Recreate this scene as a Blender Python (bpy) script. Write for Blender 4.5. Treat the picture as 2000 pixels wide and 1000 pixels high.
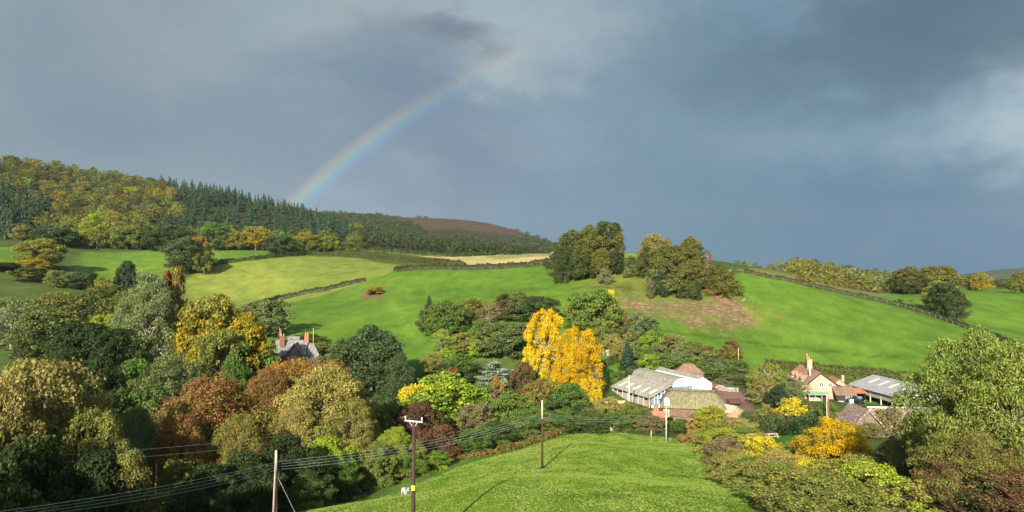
import bpy, bmesh, math, random
import numpy as np
from mathutils import Vector, Matrix, noise as mnoise

for o in list(bpy.data.objects):
    bpy.data.objects.remove(o)
scene = bpy.context.scene
COL = scene.collection
R = math.radians
FPX, HOR, ZC = 1400.0, 535.0, 50.0          # lens in photo pixels, eye level row, eye height above datum

# ------------------------------------------------------------------ camera
PITCH = math.atan((HOR - 500.0) / FPX)
cam_d = bpy.data.cameras.new('camera')
cam_d.sensor_width = 36.0
cam_d.lens = 36.0 * FPX / 2000.0
cam_d.clip_start = 0.5
cam_d.clip_end = 30000.0
cam = bpy.data.objects.new('camera', cam_d)
cam.location = (0, 0, ZC)
cam.rotation_euler = (math.pi / 2 + PITCH, 0, 0)
COL.objects.link(cam)
scene.camera = cam

# ------------------------------------------------------------------ sun
SUN_EL, ANTI_AZ = R(22.5), R(15.0)          # shadows and rainbow centre point 15 deg right of the view
TRAVEL = Vector((math.sin(ANTI_AZ) * math.cos(SUN_EL), math.cos(ANTI_AZ) * math.cos(SUN_EL), -math.sin(SUN_EL)))
sun_d = bpy.data.lights.new('sun', 'SUN')
sun_d.energy = 5.0
sun_d.angle = R(0.53)
sun_d.color = (1.0, 0.92, 0.79)
sun = bpy.data.objects.new('sun', sun_d)
sun.rotation_euler = TRAVEL.to_track_quat('-Z', 'Y').to_euler()
COL.objects.link(sun)

# ------------------------------------------------------------------ render / exposure
scene.view_settings.view_transform = 'Standard'
scene.view_settings.look = 'None'
scene.view_settings.gamma = 1.0
scene.view_settings.use_curve_mapping = False
EXPO = 1.25
scene.view_settings.exposure = EXPO
scene.render.engine = 'CYCLES'
scene.cycles.max_bounces = 6
scene.cycles.diffuse_bounces = 3
scene.cycles.glossy_bounces = 2
scene.cycles.transmission_bounces = 4
scene.cycles.transparent_max_bounces = 6
scene.cycles.volume_bounces = 0
scene.cycles.use_denoising = True
scene.cycles.denoiser = 'OPENIMAGEDENOISE'
scene.cycles.denoising_input_passes = 'RGB_ALBEDO_NORMAL'
scene.cycles.denoising_prefilter = 'ACCURATE'

def srgb(r, g, b):
    f = lambda c: (c / 255 / 12.92) if c / 255 <= 0.04045 else ((c / 255 + 0.055) / 1.055) ** 2.4
    return (f(r), f(g), f(b))

class NT:
    """tiny node-tree writer"""
    def __init__(s, tree):
        s.t = tree; s.n = tree.nodes; s.l = tree.links
    def node(s, typ, **kw):
        n = s.n.new(typ)
        for k, v in kw.items(): setattr(n, k, v)
        return n
    def put(s, sock, v):
        if hasattr(v, 'is_output') or isinstance(v, bpy.types.NodeSocket): s.l.new(v, sock)
        else: sock.default_value = v
    def math(s, op, a, b=None, c=None, clamp=False):
        n = s.node('ShaderNodeMath', operation=op); n.use_clamp = clamp
        s.put(n.inputs[0], a)
        if b is not None: s.put(n.inputs[1], b)
        if c is not None: s.put(n.inputs[2], c)
        return n.outputs[0]
    def vmath(s, op, a, b=None):
        n = s.node('ShaderNodeVectorMath', operation=op)
        s.put(n.inputs[0], a)
        if b is not None: s.put(n.inputs[1], b)
        return n.outputs['Value'] if op in ('DOT_PRODUCT', 'LENGTH', 'DISTANCE') else n.outputs[0]
    def mix(s, fac, a, b, mode='MIX'):
        n = s.node('ShaderNodeMix', data_type='RGBA', blend_type=mode)
        s.put(n.inputs['Factor'], fac)
        for nm, v in (('A', a), ('B', b)):
            sk = [i for i in n.inputs if i.name == nm and i.type == 'RGBA'][0]
            s.put(sk, v if not isinstance(v, tuple) or len(v) == 4 else (*v, 1))
        return [o for o in n.outputs if o.type == 'RGBA'][0]
    def noise(s, vec, scale, detail=4, rough=0.55, dist=0.0):
        n = s.node('ShaderNodeTexNoise')
        if vec is not None: s.put(n.inputs['Vector'], vec)
        n.inputs['Scale'].default_value = scale; n.inputs['Detail'].default_value = detail
        n.inputs['Roughness'].default_value = rough; n.inputs['Distortion'].default_value = dist
        return n.outputs['Fac']
    def sstep(s, v, lo, hi, a=0.0, b=1.0):
        n = s.node('ShaderNodeMapRange', interpolation_type='SMOOTHSTEP')
        s.put(n.inputs['Value'], v)
        n.inputs['From Min'].default_value = lo; n.inputs['From Max'].default_value = hi
        n.inputs['To Min'].default_value = a; n.inputs['To Max'].default_value = b
        return n.outputs['Result']

def ray(px, py):
    """world direction (scaled to y = 1) seen at a photo pixel, used to survey where things stand"""
    u, v = (px - 1000.0) / FPX, (500.0 - py) / FPX
    c, s_ = math.cos(PITCH), math.sin(PITCH)
    y, z = c - s_ * v, s_ + c * v
    return u / y, z / y

# ------------------------------------------------------------------ sky: Nishita round the sun, storm cloud opposite, rainbow round the antisolar point
world = bpy.data.worlds.new('World')
scene.world = world
world.use_nodes = True
w = NT(world.node_tree)
w.n.clear()
tc = w.node('ShaderNodeTexCoord').outputs['Generated']
sky = w.node('ShaderNodeTexSky', sky_type='NISHITA', sun_disc=False, sun_elevation=SUN_EL, sun_rotation=math.pi + ANTI_AZ)
nish = w.node('ShaderNodeVectorMath', operation='SCALE')
w.l.new(sky.outputs['Color'], nish.inputs[0]); nish.inputs['Scale'].default_value = 0.11
sep = w.node('ShaderNodeSeparateXYZ'); w.l.new(tc, sep.inputs[0])
dx, dy, dz = sep.outputs
KE = 2.0 ** (-EXPO)
def disp(r, g, b): return tuple(c * KE for c in srgb(r, g, b))
wv = w.node('ShaderNodeMapping'); w.l.new(tc, wv.inputs['Vector']); wv.inputs['Scale'].default_value = (1.0, 1.0, 1.8)
warp = w.node('ShaderNodeTexNoise'); w.l.new(wv.outputs[0], warp.inputs['Vector'])
warp.inputs['Scale'].default_value = 3.2; warp.inputs['Detail'].default_value = 6; warp.inputs['Roughness'].default_value = 0.62
wofs = w.vmath('SCALE', w.vmath('SUBTRACT', warp.outputs['Color'], (0.5, 0.5, 0.5)))
wofs.node.inputs['Scale'].default_value = 0.34
wdir = w.vmath('ADD', tc, wofs)
az = w.math('ADD', dx, w.math('MULTIPLY', w.math('SUBTRACT', w.noise(wv.outputs[0], 2.0, 3), 0.5), 0.5))
c = w.mix(w.sstep(az, -0.55, 0.5), disp(137, 156, 168), disp(114, 144, 166))
n1 = w.noise(wv.outputs[0], 4.0, 6, 0.58, 0.5)
c = w.mix(w.sstep(n1, 0.50, 0.66, 0.0, 0.34), c, disp(164, 182, 190))
c = w.mix(w.sstep(n1, 0.48, 0.30, 0.0, 0.34), c, disp(104, 128, 150))
low = w.math('MULTIPLY', w.sstep(dz, 0.30, -0.02), w.sstep(az, -0.25, 0.30))
c = w.mix(w.math('MULTIPLY', low, 0.75), c, disp(92, 126, 150))
def blob(px, py, sx, sy, col, amt):
    global c
    rx, rz = ray(px, py)
    d = Vector((rx, 1, rz)).normalized()
    m = w.node('ShaderNodeMapping'); w.l.new(w.vmath('SUBTRACT', wdir, tuple(d)), m.inputs['Vector'])
    m.inputs['Scale'].default_value = (1 / sx, 1 / sx, 1 / sy)
    r = w.vmath('LENGTH', m.outputs[0])
    c = w.mix(w.sstep(r, 1.0, 0.0, 0.0, amt), c, col)
blob(1010, 60, 0.26, 0.12, disp(174, 190, 196), 0.75)
blob(700, 30, 0.22, 0.10, disp(172, 186, 190), 0.6)
blob(1020, 130, 0.12, 0.05, disp(182, 192, 192), 0.7)
blob(930, 98, 0.11, 0.05, disp(112, 126, 142), 0.85)
blob(800, 95, 0.20, 0.07, disp(120, 136, 152), 0.6)
blob(860, 280, 0.20, 0.12, disp(116, 134, 155), 0.7)
blob(2020, 215, 0.15, 0.15, disp(184, 204, 208), 1.0)
blob(1760, 210, 0.26, 0.09, disp(128, 156, 176), 0.55)
blob(1300, 210, 0.30, 0.14, disp(122, 148, 168), 0.5)
blob(1650, 90, 0.42, 0.10, disp(92, 119, 140), 0.9)
blob(1900, 30, 0.30, 0.12, disp(88, 112, 130), 0.8)
blob(1780, 470, 0.40, 0.12, disp(84, 118, 146), 0.7)
blob(330, 60, 0.30, 0.12, disp(150, 165, 174), 0.5)
blob(250, 230, 0.40, 0.12, disp(128, 147, 162), 0.5)
# rainbow: colour by angle from the antisolar point
ang = w.math('ARCCOSINE', w.vmath('DOT_PRODUCT', w.vmath('NORMALIZE', tc), tuple(TRAVEL)))
deg = w.math('MULTIPLY', ang, 180 / math.pi)
def bow(lo, hi, stops, mask, amt):
    global c
    rp = w.node('ShaderNodeValToRGB')
    t = w.node('ShaderNodeMapRange'); w.put(t.inputs['Value'], deg)
    t.inputs['From Min'].default_value = lo; t.inputs['From Max'].default_value = hi
    w.l.new(t.outputs[0], rp.inputs['Fac'])
    el = rp.color_ramp.elements
    while len(el) < len(stops): el.new(0.5)
    for e, (p, cc) in zip(el, stops): e.position = p; e.color = (*cc, 1)
    s1 = w.node('ShaderNodeVectorMath', operation='SCALE'); w.l.new(rp.outputs['Color'], s1.inputs[0])
    w.put(s1.inputs['Scale'], w.math('MULTIPLY', mask, amt * KE))
    c = w.vmath('ADD', c, s1.outputs[0])
Z = (0, 0, 0)
extent = w.math('MULTIPLY', w.sstep(dz, 0.40, 0.12), w.sstep(w.math('ADD', dx, w.math('MULTIPLY', n1, 0.1)), 0.20, -0.10))
extent = w.math('MULTIPLY', extent, w.sstep(w.noise(tc, 6, 3), 0.2, 0.6, 0.65, 1.0))
bow(40.6, 42.65, [(0.0, Z), (0.12, (.03, .02, .10)), (0.28, (.01, .10, .26)), (0.44, (.06, .22, .20)), (0.58, (.20, .24, .08)),
                 (0.72, (.26, .16, .03)), (0.86, (.17, .06, .03)), (1.0, Z)], extent, 0.52)
bow(20.0, 41.5, [(0.0, Z), (0.6, (.004, .006, .01)), (0.95, (.02, .025, .032)), (1.0, Z)], w.sstep(dz, 0.5, 0.1), 1.0)
bow(50.0, 54.5, [(0.0, Z), (0.2, (.12, .04, .02)), (0.45, (.09, .10, .02)), (0.7, (.01, .07, .06)), (1.0, Z)], w.sstep(dz, 0.22, 0.4), 0.16)
front = w.vmath('DOT_PRODUCT', w.vmath('NORMALIZE', tc), tuple(-TRAVEL))
openf = w.sstep(w.math('ADD', front, w.math('MULTIPLY', w.math('SUBTRACT', n1, 0.5), 0.6)), 0.15, 0.75)
c = w.mix(openf, c, nish.outputs[0])
bg = w.node('ShaderNodeBackground'); w.put(bg.inputs['Color'], c); bg.inputs['Strength'].default_value = 1.0
wo = w.node('ShaderNodeOutputWorld'); w.l.new(bg.outputs[0], wo.inputs['Surface'])

# ------------------------------------------------------------------ terrain: thin-plate surface through surveyed spots (photo pixel, distance in metres)
SURV = [
 (808,1094,51),(1000,932,75),(793,984,95),(1060,911,98),(1118,862,119.6),(537,1063,65),(734,975,85),
 (1490,1000,56),(1200,1000,54),(1300,1050,46),(560,1000,86),(720,958,110),(860,915,122),(1000,885,132),(1100,848,150),(1200,842,158),
 (1340,862,147),(1300,862,145),(1355,882,132),(1400,940,90),(1250,920,95),
 (600,660,250),(575,712,214),(700,700,235),(830,690,235),(560,600,330),(690,560,370),(780,532,395),(740,577,350),(500,596,345),
 (900,531,390),(1080,515,372),(1100,531,345),(1200,538,320),(1300,565,308),(1215,497,400),(1400,585,300),(1450,534,332),
 (1550,553,330),(1650,575,325),(1750,596,310),(1860,632,280),(1950,662,250),
 (1500,620,280),(1600,660,260),(1700,720,235),(1500,700,240),(1400,660,255),(1300,640,265),(1200,600,285),(1100,590,295),(1000,570,330),
 (900,600,292),(850,660,256),(1000,650,250),(1240,685,240),(1560,735,225),(1600,778,193),(1700,788,188),(1850,765,198),(1250,785,190),(1400,790,182),(1150,720,215),
 (1450,800,170),(1550,848,132),(1650,850,128),(1750,850,120),(1500,850,130),
 (1900,572,420),(2000,602,380),(1950,640,330),(1800,592,370),(1700,572,450),(1800,572,470),(1600,542,500),(1700,552,600),(1850,563,600),(2000,563,600),
 (1900,548,1500),(1500,540,900),(2000,552,2400),(1500,537,2400),
 (450,592,400),(400,562,425),(370,585,395),(600,512,500),(780,516,480),(500,508,492),(200,541,432),(130,521,452),(200,494,522),(400,491,540),
 (545,496,540),(20,502,432),(0,480,462),(700,493,600),(900,509,580),(1080,496,520),(950,501,660),
 (100,472,545),(300,490,548),(600,490,605),(0,322,1000),(200,357,1000),(400,382,1000),(570,418,1050),(-200,300,1000),
 (200,430,740),(0,400,750),(400,440,780),(600,452,800),(650,436,1250),
 (700,432,1700),(850,428,2200),(960,438,2150),(1080,474,2000),(900,502,1300),(1000,505,1100),(1100,500,1000),(1250,520,1500),(750,470,1300),(0,330,1500),(400,400,1600),(600,425,2300),(1200,530,2400),
 (50,562,350),(0,602,300),(200,580,330),(-300,520,500),
]
XYZ = []
for (px, py, D) in SURV:
    rx, rz = ray(px, py); XYZ.append((rx * D, D, ZC + rz * D))
XYZ += [(0,0,44),(0,20,38),(-12,36,32),(15,30,36),(-30,20,36),(-60,60,17),(-38,62,21),(-60,85,14),(-95,95,13),(-60,120,13.5),(-100,150,14),(-60,165,14.5),(-20,165,15),
        (-150,180,17),(-95,225,22),(-160,260,30),(0,190,16),(30,30,38),(45,50,33),(60,80,25),(90,110,20),(35,60,31),(130,180,18),(200,220,22),(-200,100,22),(-200,20,38),(200,60,38),(0,-60,52),(-200,-60,52),(200,-60,55),
        (-8,210,20),(60,150,15.5),(100,150,16.5)]
XYZ = np.array(XYZ)
def _warp(x, y):
    return np.stack([x / 100.0, np.sign(y) * np.log1p(np.abs(y) / 250.0) * 3.2], -1)
PW = _warp(XYZ[:, 0] / (1 + np.abs(XYZ[:, 1]) / 600.0), XYZ[:, 1])
def _phi(r2): return 0.5 * r2 * np.log(r2 + 1e-9)
def _fit():
    n = len(PW)
    d2 = ((PW[:, None] - PW[None]) ** 2).sum(-1)
    A = np.zeros((n + 3, n + 3)); A[:n, :n] = _phi(d2) + np.eye(n) * 0.006
    A[:n, n] = 1; A[:n, n + 1:] = PW; A[n, :n] = 1; A[n + 1:, :n] = PW.T
    b = np.zeros(n + 3); b[:n] = XYZ[:, 2]
    return np.linalg.solve(A, b)
TW = _fit()
def height(x, y):
    x = np.asarray(x, float); y = np.asarray(y, float); sh = x.shape
    x = x.ravel(); y = y.ravel(); out = np.empty(len(x))
    for i in range(0, len(x), 20000):
        q = _warp(x[i:i + 20000] / (1 + np.abs(y[i:i + 20000]) / 600.0), y[i:i + 20000])
        d2 = ((q[:, None] - PW[None]) ** 2).sum(-1)
        out[i:i + 20000] = _phi(d2) @ TW[:len(PW)] + TW[len(PW)] + q @ TW[len(PW) + 1:]
    return np.maximum(out, -12.0).reshape(sh)
def hz(x, y): return float(height(np.array([x]), np.array([y]))[0])
_DS = 34.0 * 1.0045 ** np.arange(960)
def hit(px, py, dmin=34.0, dmax=3000.0):
    """where the ground is first met along a photo pixel: a surveyed spot (x, y, z)"""
    rx, rz = ray(px, py)
    ds = _DS[(_DS > dmin) & (_DS < dmax)]
    g = ZC + rz * ds - height(rx * ds, ds)
    k = np.where(g <= 0)[0]
    if len(k) == 0:
        k = [int(np.argmin(g))]
    D = ds[k[0]]
    return (rx * D, D, hz(rx * D, D))

def link(o, parent=None):
    COL.objects.link(o)
    if parent: o.parent = parent
    return o
def tag(o, label=None, cat=None, group=None, kind=None):
    if label: o['label'] = label
    if cat: o['category'] = cat
    if group: o['group'] = group
    if kind: o['kind'] = kind
    return o
def mesh_np(name, V, F, mats, attrs=None, smooth=False, midx=None):
    """fast mesh: V (n,3), F (m,k) array or list of such arrays"""
    me = bpy.data.meshes.new(name)
    Fs = F if isinstance(F, list) else [F]
    V = np.asarray(V, np.float32)
    loops = np.concatenate([np.asarray(f, np.int32).ravel() for f in Fs])
    tot = np.concatenate([np.full(len(f), np.asarray(f).shape[1], np.int32) for f in Fs])
    st = np.concatenate([[0], np.cumsum(tot)[:-1]]).astype(np.int32)
    me.vertices.add(len(V)); me.vertices.foreach_set('co', V.ravel())
    me.loops.add(len(loops)); me.loops.foreach_set('vertex_index', loops)
    me.polygons.add(len(tot)); me.polygons.foreach_set('loop_start', st); me.polygons.foreach_set('loop_total', tot)
    if midx is not None: me.polygons.foreach_set('material_index', np.asarray(midx, np.int32))
    if smooth: me.polygons.foreach_set('use_smooth', np.ones(len(tot), bool))
    for nm, (dom, arr) in (attrs or {}).items():
        a = me.attributes.new(nm, 'FLOAT_COLOR', dom)
        a.data.foreach_set('color', np.asarray(arr, np.float32).ravel())
    for m in (mats if isinstance(mats, (list, tuple)) else [mats]): me.materials.append(m)
    me.update(calc_edges=True)
    return me
def new_mat(name):
    m = bpy.data.materials.new(name); m.use_nodes = True
    t = NT(m.node_tree); t.n.clear()
    return m, t
def finish(t, bsdf):
    o = t.node('ShaderNodeOutputMaterial'); t.l.new(bsdf, o.inputs['Surface'])
def principled(t, col, rough=0.8, spec=0.2, metal=0.0, normal=None):
    b = t.node('ShaderNodeBsdfPrincipled')
    t.put(b.inputs['Base Color'], col if not isinstance(col, tuple) or len(col) == 4 else (*col, 1))
    t.put(b.inputs['Roughness'], rough); t.put(b.inputs['Specular IOR Level'], spec); t.put(b.inputs['Metallic'], metal)
    if normal is not None: t.l.new(normal, b.inputs['Normal'])
    return b.outputs[0]
def bump(t, h, strength, dist):
    b = t.node('ShaderNodeBump'); b.inputs['Strength'].default_value = strength; b.inputs['Distance'].default_value = dist
    t.put(b.inputs['Height'], h); return b.outputs[0]

# ------------------------------------------------------------------ ground colours by field (world-space polygons)
def poly_xy(pts):
    return np.array([hit(*p)[:2] for p in pts])
def inside(P, x, y):
    r = np.zeros(x.shape, bool); n = len(P)
    for i in range(n):
        x0, y0 = P[i]; x1, y1 = P[(i + 1) % n]
        cnd = ((y0 > y) != (y1 > y)) & (x < (x1 - x0) * (y - y0) / (y1 - y0 + 1e-12) + x0)
        r ^= cnd
    return r
def seg_dist(P, x, y, closed=True):
    d = np.full(x.shape, 1e9); n = len(P)
    for i in range(n if closed else n - 1):
        a = P[i]; b = P[(i + 1) % n]; ab = b - a
        t = np.clip(((x - a[0]) * ab[0] + (y - a[1]) * ab[1]) / (ab @ ab + 1e-9), 0, 1)
        d = np.minimum(d, np.hypot(x - a[0] - t * ab[0], y - a[1] - t * ab[1]))
    return d
def lines(a0, a1, dense0, dense1, step, grow):
    xs = list(np.arange(dense0, dense1 + 0.01, step))
    s = step; v = dense1
    while v < a1: s = min(s * grow, 14.0); v += s; xs.append(v)
    s = step; v = dense0
    while v > a0: s = min(s * grow, 14.0); v -= s; xs.insert(0, v)
    return np.array(xs)
gx = lines(-1150, 1300, -190, 250, 2.4, 1.03)
gy = lines(-80, 2700, -20, 520, 2.4, 1.012)
GX, GY = np.meshgrid(gx, gy)
GZ = height(GX, GY)
GZ += 0.18 * np.sin(GX * 0.31 + 1.3 * np.sin(GY * 0.17)) * np.cos(GY * 0.23) * np.clip(GY / 200, 0.2, 1)
PASTURE = (0.074, 0.142, 0.016)
fc = np.zeros(GX.shape + (4,), np.float32); fc[..., :3] = (0.055, 0.085, 0.022); fc[..., 3] = 1
fw = np.zeros(GX.shape + (4,), np.float32); fw[..., 3] = 1      # r straw tufts, g bare soil and bracken, b unused
def field(pts, col, straw=0.2, soft=3.0, soil=None, P=None):
    P = poly_xy(pts) if P is None else P
    x0, y0 = P.min(0) - soft; x1, y1 = P.max(0) + soft
    m = (GX > x0) & (GX < x1) & (GY > y0) & (GY < y1)
    if not m.any(): return
    x, y = GX[m], GY[m]
    s = np.where(inside(P, x, y), 1, -1) * seg_dist(P, x, y)
    k = np.clip(s / soft + 0.5, 0, 1)[:, None]
    if col is not None: fc[m, :3] = fc[m, :3] * (1 - k) + np.array(col) * k
    if straw is not None: fw[m, 0:1] = fw[m, 0:1] * (1 - k) + straw * k
    if soil is not None: fw[m, 1:2] = fw[m, 1:2] * (1 - k) + soil * k
W = np.array
# distant country
field(None, (0.030, 0.034, 0.015), 0.1, 30, P=W([(-1150, 535), (-330, 560), (-180, 600), (-60, 640), (60, 640), (130, 620), (130, 2700), (-1150, 2700)]))   # woodland floor
field([(690,425),(760,428),(850,424),(960,435),(1075,470),(1000,465),(900,445),(830,450)], (0.060, 0.043, 0.030), 0.1, 40, 0.0)
field(None, (0.060, 0.043, 0.030), 0.25, 60, P=W([(-560, 1850), (-380, 1780), (-230, 1700), (-60, 1760), (140, 1800), (180, 2700), (-700, 2700)]))          # moor
field(None, (0.07, 0.13, 0.02), 0.3, 20, P=W([(150, 420), (330, 420), (620, 620), (500, 1200), (150, 1000)]))
# fields
field([(120,548),(160,492),(300,489),(560,490),(540,500),(400,520),(375,534),(240,548)], (0.090, 0.158, 0.020), 0.25)
field([(-120,520),(0,480),(40,488),(60,505),(0,520)], (0.090, 0.158, 0.020), 0.2)
field([(360,620),(350,560),(385,528),(600,500),(700,504),(780,517),(770,531),(712,552),(490,602),(440,640)], (0.135, 0.175, 0.030), 0.35)
field([(650,488),(760,494),(880,506),(900,519),(1075,511),(1110,498),(1090,480),(960,498),(880,500)], (0.33, 0.28, 0.115), 0.3, 3)
field([(950,500),(1000,497),(1110,484),(1110,497),(960,508)], (0.22, 0.225, 0.07), 0.3, 3)
field([(455,640),(500,600),(712,553),(770,533),(850,527),(1000,525),(1110,516),(1240,500),(1300,525),(1420,535),(1452,533),(1560,556),(1700,586),(1865,633),(1990,680),(1900,760),(1700,738),(1520,733),(1380,700),(1200,690),(1000,700),(840,715),(640,690),(520,690)], PASTURE, 0.12)
field([(1190,512),(1225,487),(1260,492),(1240,505)], (0.11, 0.19, 0.03), 0.3)
field([(1470,530),(1560,550),(1700,581),(1862,627),(2000,668),(2100,660),(2100,562),(1860,562),(1760,575)], (0.078, 0.155, 0.016), 0.12)
field([(1440,528),(1560,550),(1700,579),(1760,573),(1700,558),(1560,540)], (0.12, 0.135, 0.04), 0.5)
field(None, (0.085, 0.160, 0.016), 0.42, 1.5, P=W([(-29, 86), (-18, 104), (-10, 116), (0, 130), (10, 148), (22, 156), (36, 147), (35.5, 135), (31, 108), (26, 84), (22, 66), (19, 52), (26, 20), (40, -30), (-80, -30), (-40, 50)]))
field([(560,1000),(640,968),(800,915),(1000,868),(1100,846),(1000,892),(860,925),(700,985),(600,1020)], (0.085, 0.165, 0.020), 0.6, 2)
field([(1440,845),(1600,850),(1620,880),(1500,900),(1440,880)], (0.06, 0.16, 0.013), 0.15, 1.0)
field([(1160,730),(1160,690),(1220,700),(1250,715),(1200,745)], (0.06, 0.15, 0.014), 0.1, 1.0)
field([(1655,745),(1690,752),(1740,790),(1650,788)], (0.06, 0.15, 0.012), 0.1, 1.0)
# bare red earth: yard, tracks, landslip and bracken below the hilltop trees
field([(1372,758),(1470,768),(1470,806),(1385,806)], (0.20, 0.115, 0.085), 0.05, 1.0, 0.35)
field([(1150,528),(1230,520),(1280,560),(1360,575),(1430,565),(1500,610),(1490,640),(1400,655),(1230,610),(1180,590),(1080,535)], (0.095, 0.120, 0.022), 0.3, 14, 0.42)
field([(1190,582),(1280,588),(1440,590),(1498,620),(1480,645),(1380,655),(1280,618),(1200,606)], None, 0.5, 9, 0.78)
field([(1368,555),(1395,562),(1440,595),(1425,600),(1385,580)], (0.16, 0.065, 0.038), 0.0, 4, 0.9)
field([(1135,530),(1165,518),(1185,528),(1150,536)], (0.16, 0.07, 0.045), 0.0, 3, 0.8)
field([(1520,612),(1530,613),(1532,622),(1522,621)], (0.16, 0.075, 0.045), 0.0, 1.5, 0.6)
field([(705,578),(720,560),(752,558),(748,585),(715,588)], (0.11, 0.095, 0.04), 0.3, 3, 0.3)
field([(1035,906),(1075,906),(1070,914),(1030,914)], (0.15, 0.085, 0.045), 0.0, 1.5, 0.6)
field([(700,958),(740,948),(745,962),(700,970)], (0.14, 0.09, 0.06), 0.0, 1.5, 0.6)

# narrow lines across the grass, most darker than the field, some paler
def tone_line(pts, wd, k):
    P = poly_xy(pts); d = seg_dist(P, GX, GY, False); m = np.exp(-(d / wd) ** 2)[..., None] * k
    fc[..., :3] = fc[..., :3] * (1 - m)
tone_line([(1000,566),(1100,566),(1250,569)], 1.3, 0.4)
tone_line([(1040,582),(1130,578),(1200,580)], 1.3, 0.3)
tone_line([(1280,648),(1400,660),(1500,676),(1640,690),(1780,700)], 1.3, 0.4)
tone_line([(840,690),(800,640),(770,600),(760,585)], 2.5, -0.25)
tone_line([(640,640),(720,615),(800,600)], 2.5, -0.12)
tone_line([(1100,985),(1300,950),(1400,925)], 1.2, 0.2)

def ground_material():
    m, t = new_mat('grassland')
    pos = t.node('ShaderNodeNewGeometry').outputs['Position']
    a = t.node('ShaderNodeAttribute', attribute_name='fc').outputs['Color']
    wr = t.node('ShaderNodeSeparateColor'); t.l.new(t.node('ShaderNodeAttribute', attribute_name='fw').outputs['Color'], wr.inputs[0])
    mp = t.node('ShaderNodeMapping'); t.l.new(pos, mp.inputs['Vector']); mp.inputs['Scale'].default_value = (1, 0.55, 1); mp.inputs['Rotation'].default_value = (0, 0, 0.5)
    p2 = mp.outputs[0]
    big = t.noise(pos, 0.022, 3, 0.55, 0.4)
    mid = t.noise(p2, 0.16, 4, 0.6, 0.3)
    fine = t.noise(p2, 1.5, 4, 0.65, 0.2)
    hair = t.noise(pos, 6.0, 2, 0.6)
    k = t.math('ADD', t.math('ADD', t.math('MULTIPLY', big, 0.65), t.math('MULTIPLY', mid, 1.0)), t.math('ADD', t.math('MULTIPLY', fine, 0.7), t.math('MULTIPLY', hair, 0.45)))
    k = t.math('SUBTRACT', k, 0.405)
    col = t.mix(1.0, a, k, 'MULTIPLY')
    col = t.mix(t.sstep(big, 0.42, 0.68, 0, 0.35), col, t.mix(1.0, col, (1.35, 1.0, 0.9, 1), 'MULTIPLY'))
    st = t.math('ADD', t.math('MULTIPLY', fine, 0.55), t.math('MULTIPLY', mid, 0.45))
    st = t.math('MULTIPLY', t.sstep(st, 0.50, 0.68), wr.outputs[0])
    col = t.mix(t.math('MULTIPLY', st, 0.8), col, (0.22, 0.24, 0.06))
    dk = t.math('MULTIPLY', t.sstep(t.noise(p2, 0.45, 5, 0.7, 0.6), 0.56, 0.72), 0.7)
    col = t.mix(dk, col, t.mix(1.0, col, (0.55, 0.72, 0.6, 1), 'MULTIPLY'))
    sn = t.math('ADD', t.math('MULTIPLY', t.noise(p2, 0.12, 5, 0.65, 0.8), 0.6), t.math('MULTIPLY', t.noise(pos, 0.7, 4, 0.7, 0.5), 0.4))
    so = t.sstep(t.math('ADD', sn, t.math('MULTIPLY', wr.outputs[1], 0.42)), 0.70, 0.88)
    earth = t.mix(t.sstep(t.noise(pos, 0.55, 5, 0.7, 0.7), 0.47, 0.60), (0.125, 0.070, 0.040), (0.25, 0.175, 0.105))
    col = t.mix(t.math('MULTIPLY', so, 0.85), col, earth)
    nb = bump(t, t.math('ADD', t.math('MULTIPLY', fine, 0.6), t.math('MULTIPLY', hair, 0.4)), 0.55, 0.25)
    finish(t, principled(t, col, 0.9, 0.05, normal=nb))
    return m
GRASS_MAT = ground_material()

def grid_obj(name, j0, j1, label):
    V = np.stack([GX[j0:j1], GY[j0:j1], GZ[j0:j1]], -1).reshape(-1, 3)
    ny, nx = j1 - j0, GX.shape[1]
    I = np.arange(ny * nx).reshape(ny, nx)
    F = np.stack([I[:-1, :-1], I[:-1, 1:], I[1:, 1:], I[1:, :-1]], -1).reshape(-1, 4)
    me = mesh_np(name, V, F, GRASS_MAT, {'fc': ('POINT', fc[j0:j1].reshape(-1, 4)), 'fw': ('POINT', fw[j0:j1].reshape(-1, 4))}, smooth=True)
    o = link(bpy.data.objects.new(name, me)); tag(o, label, 'ground', kind='structure')
    return o
js = int(np.searchsorted(gy, 1150))
grid_obj('ground', 0, js + 1, 'rolling green pasture of the valley and its slopes')
grid_obj('moor_hill', js, len(gy), 'distant hill with reddish brown moorland top')
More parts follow.
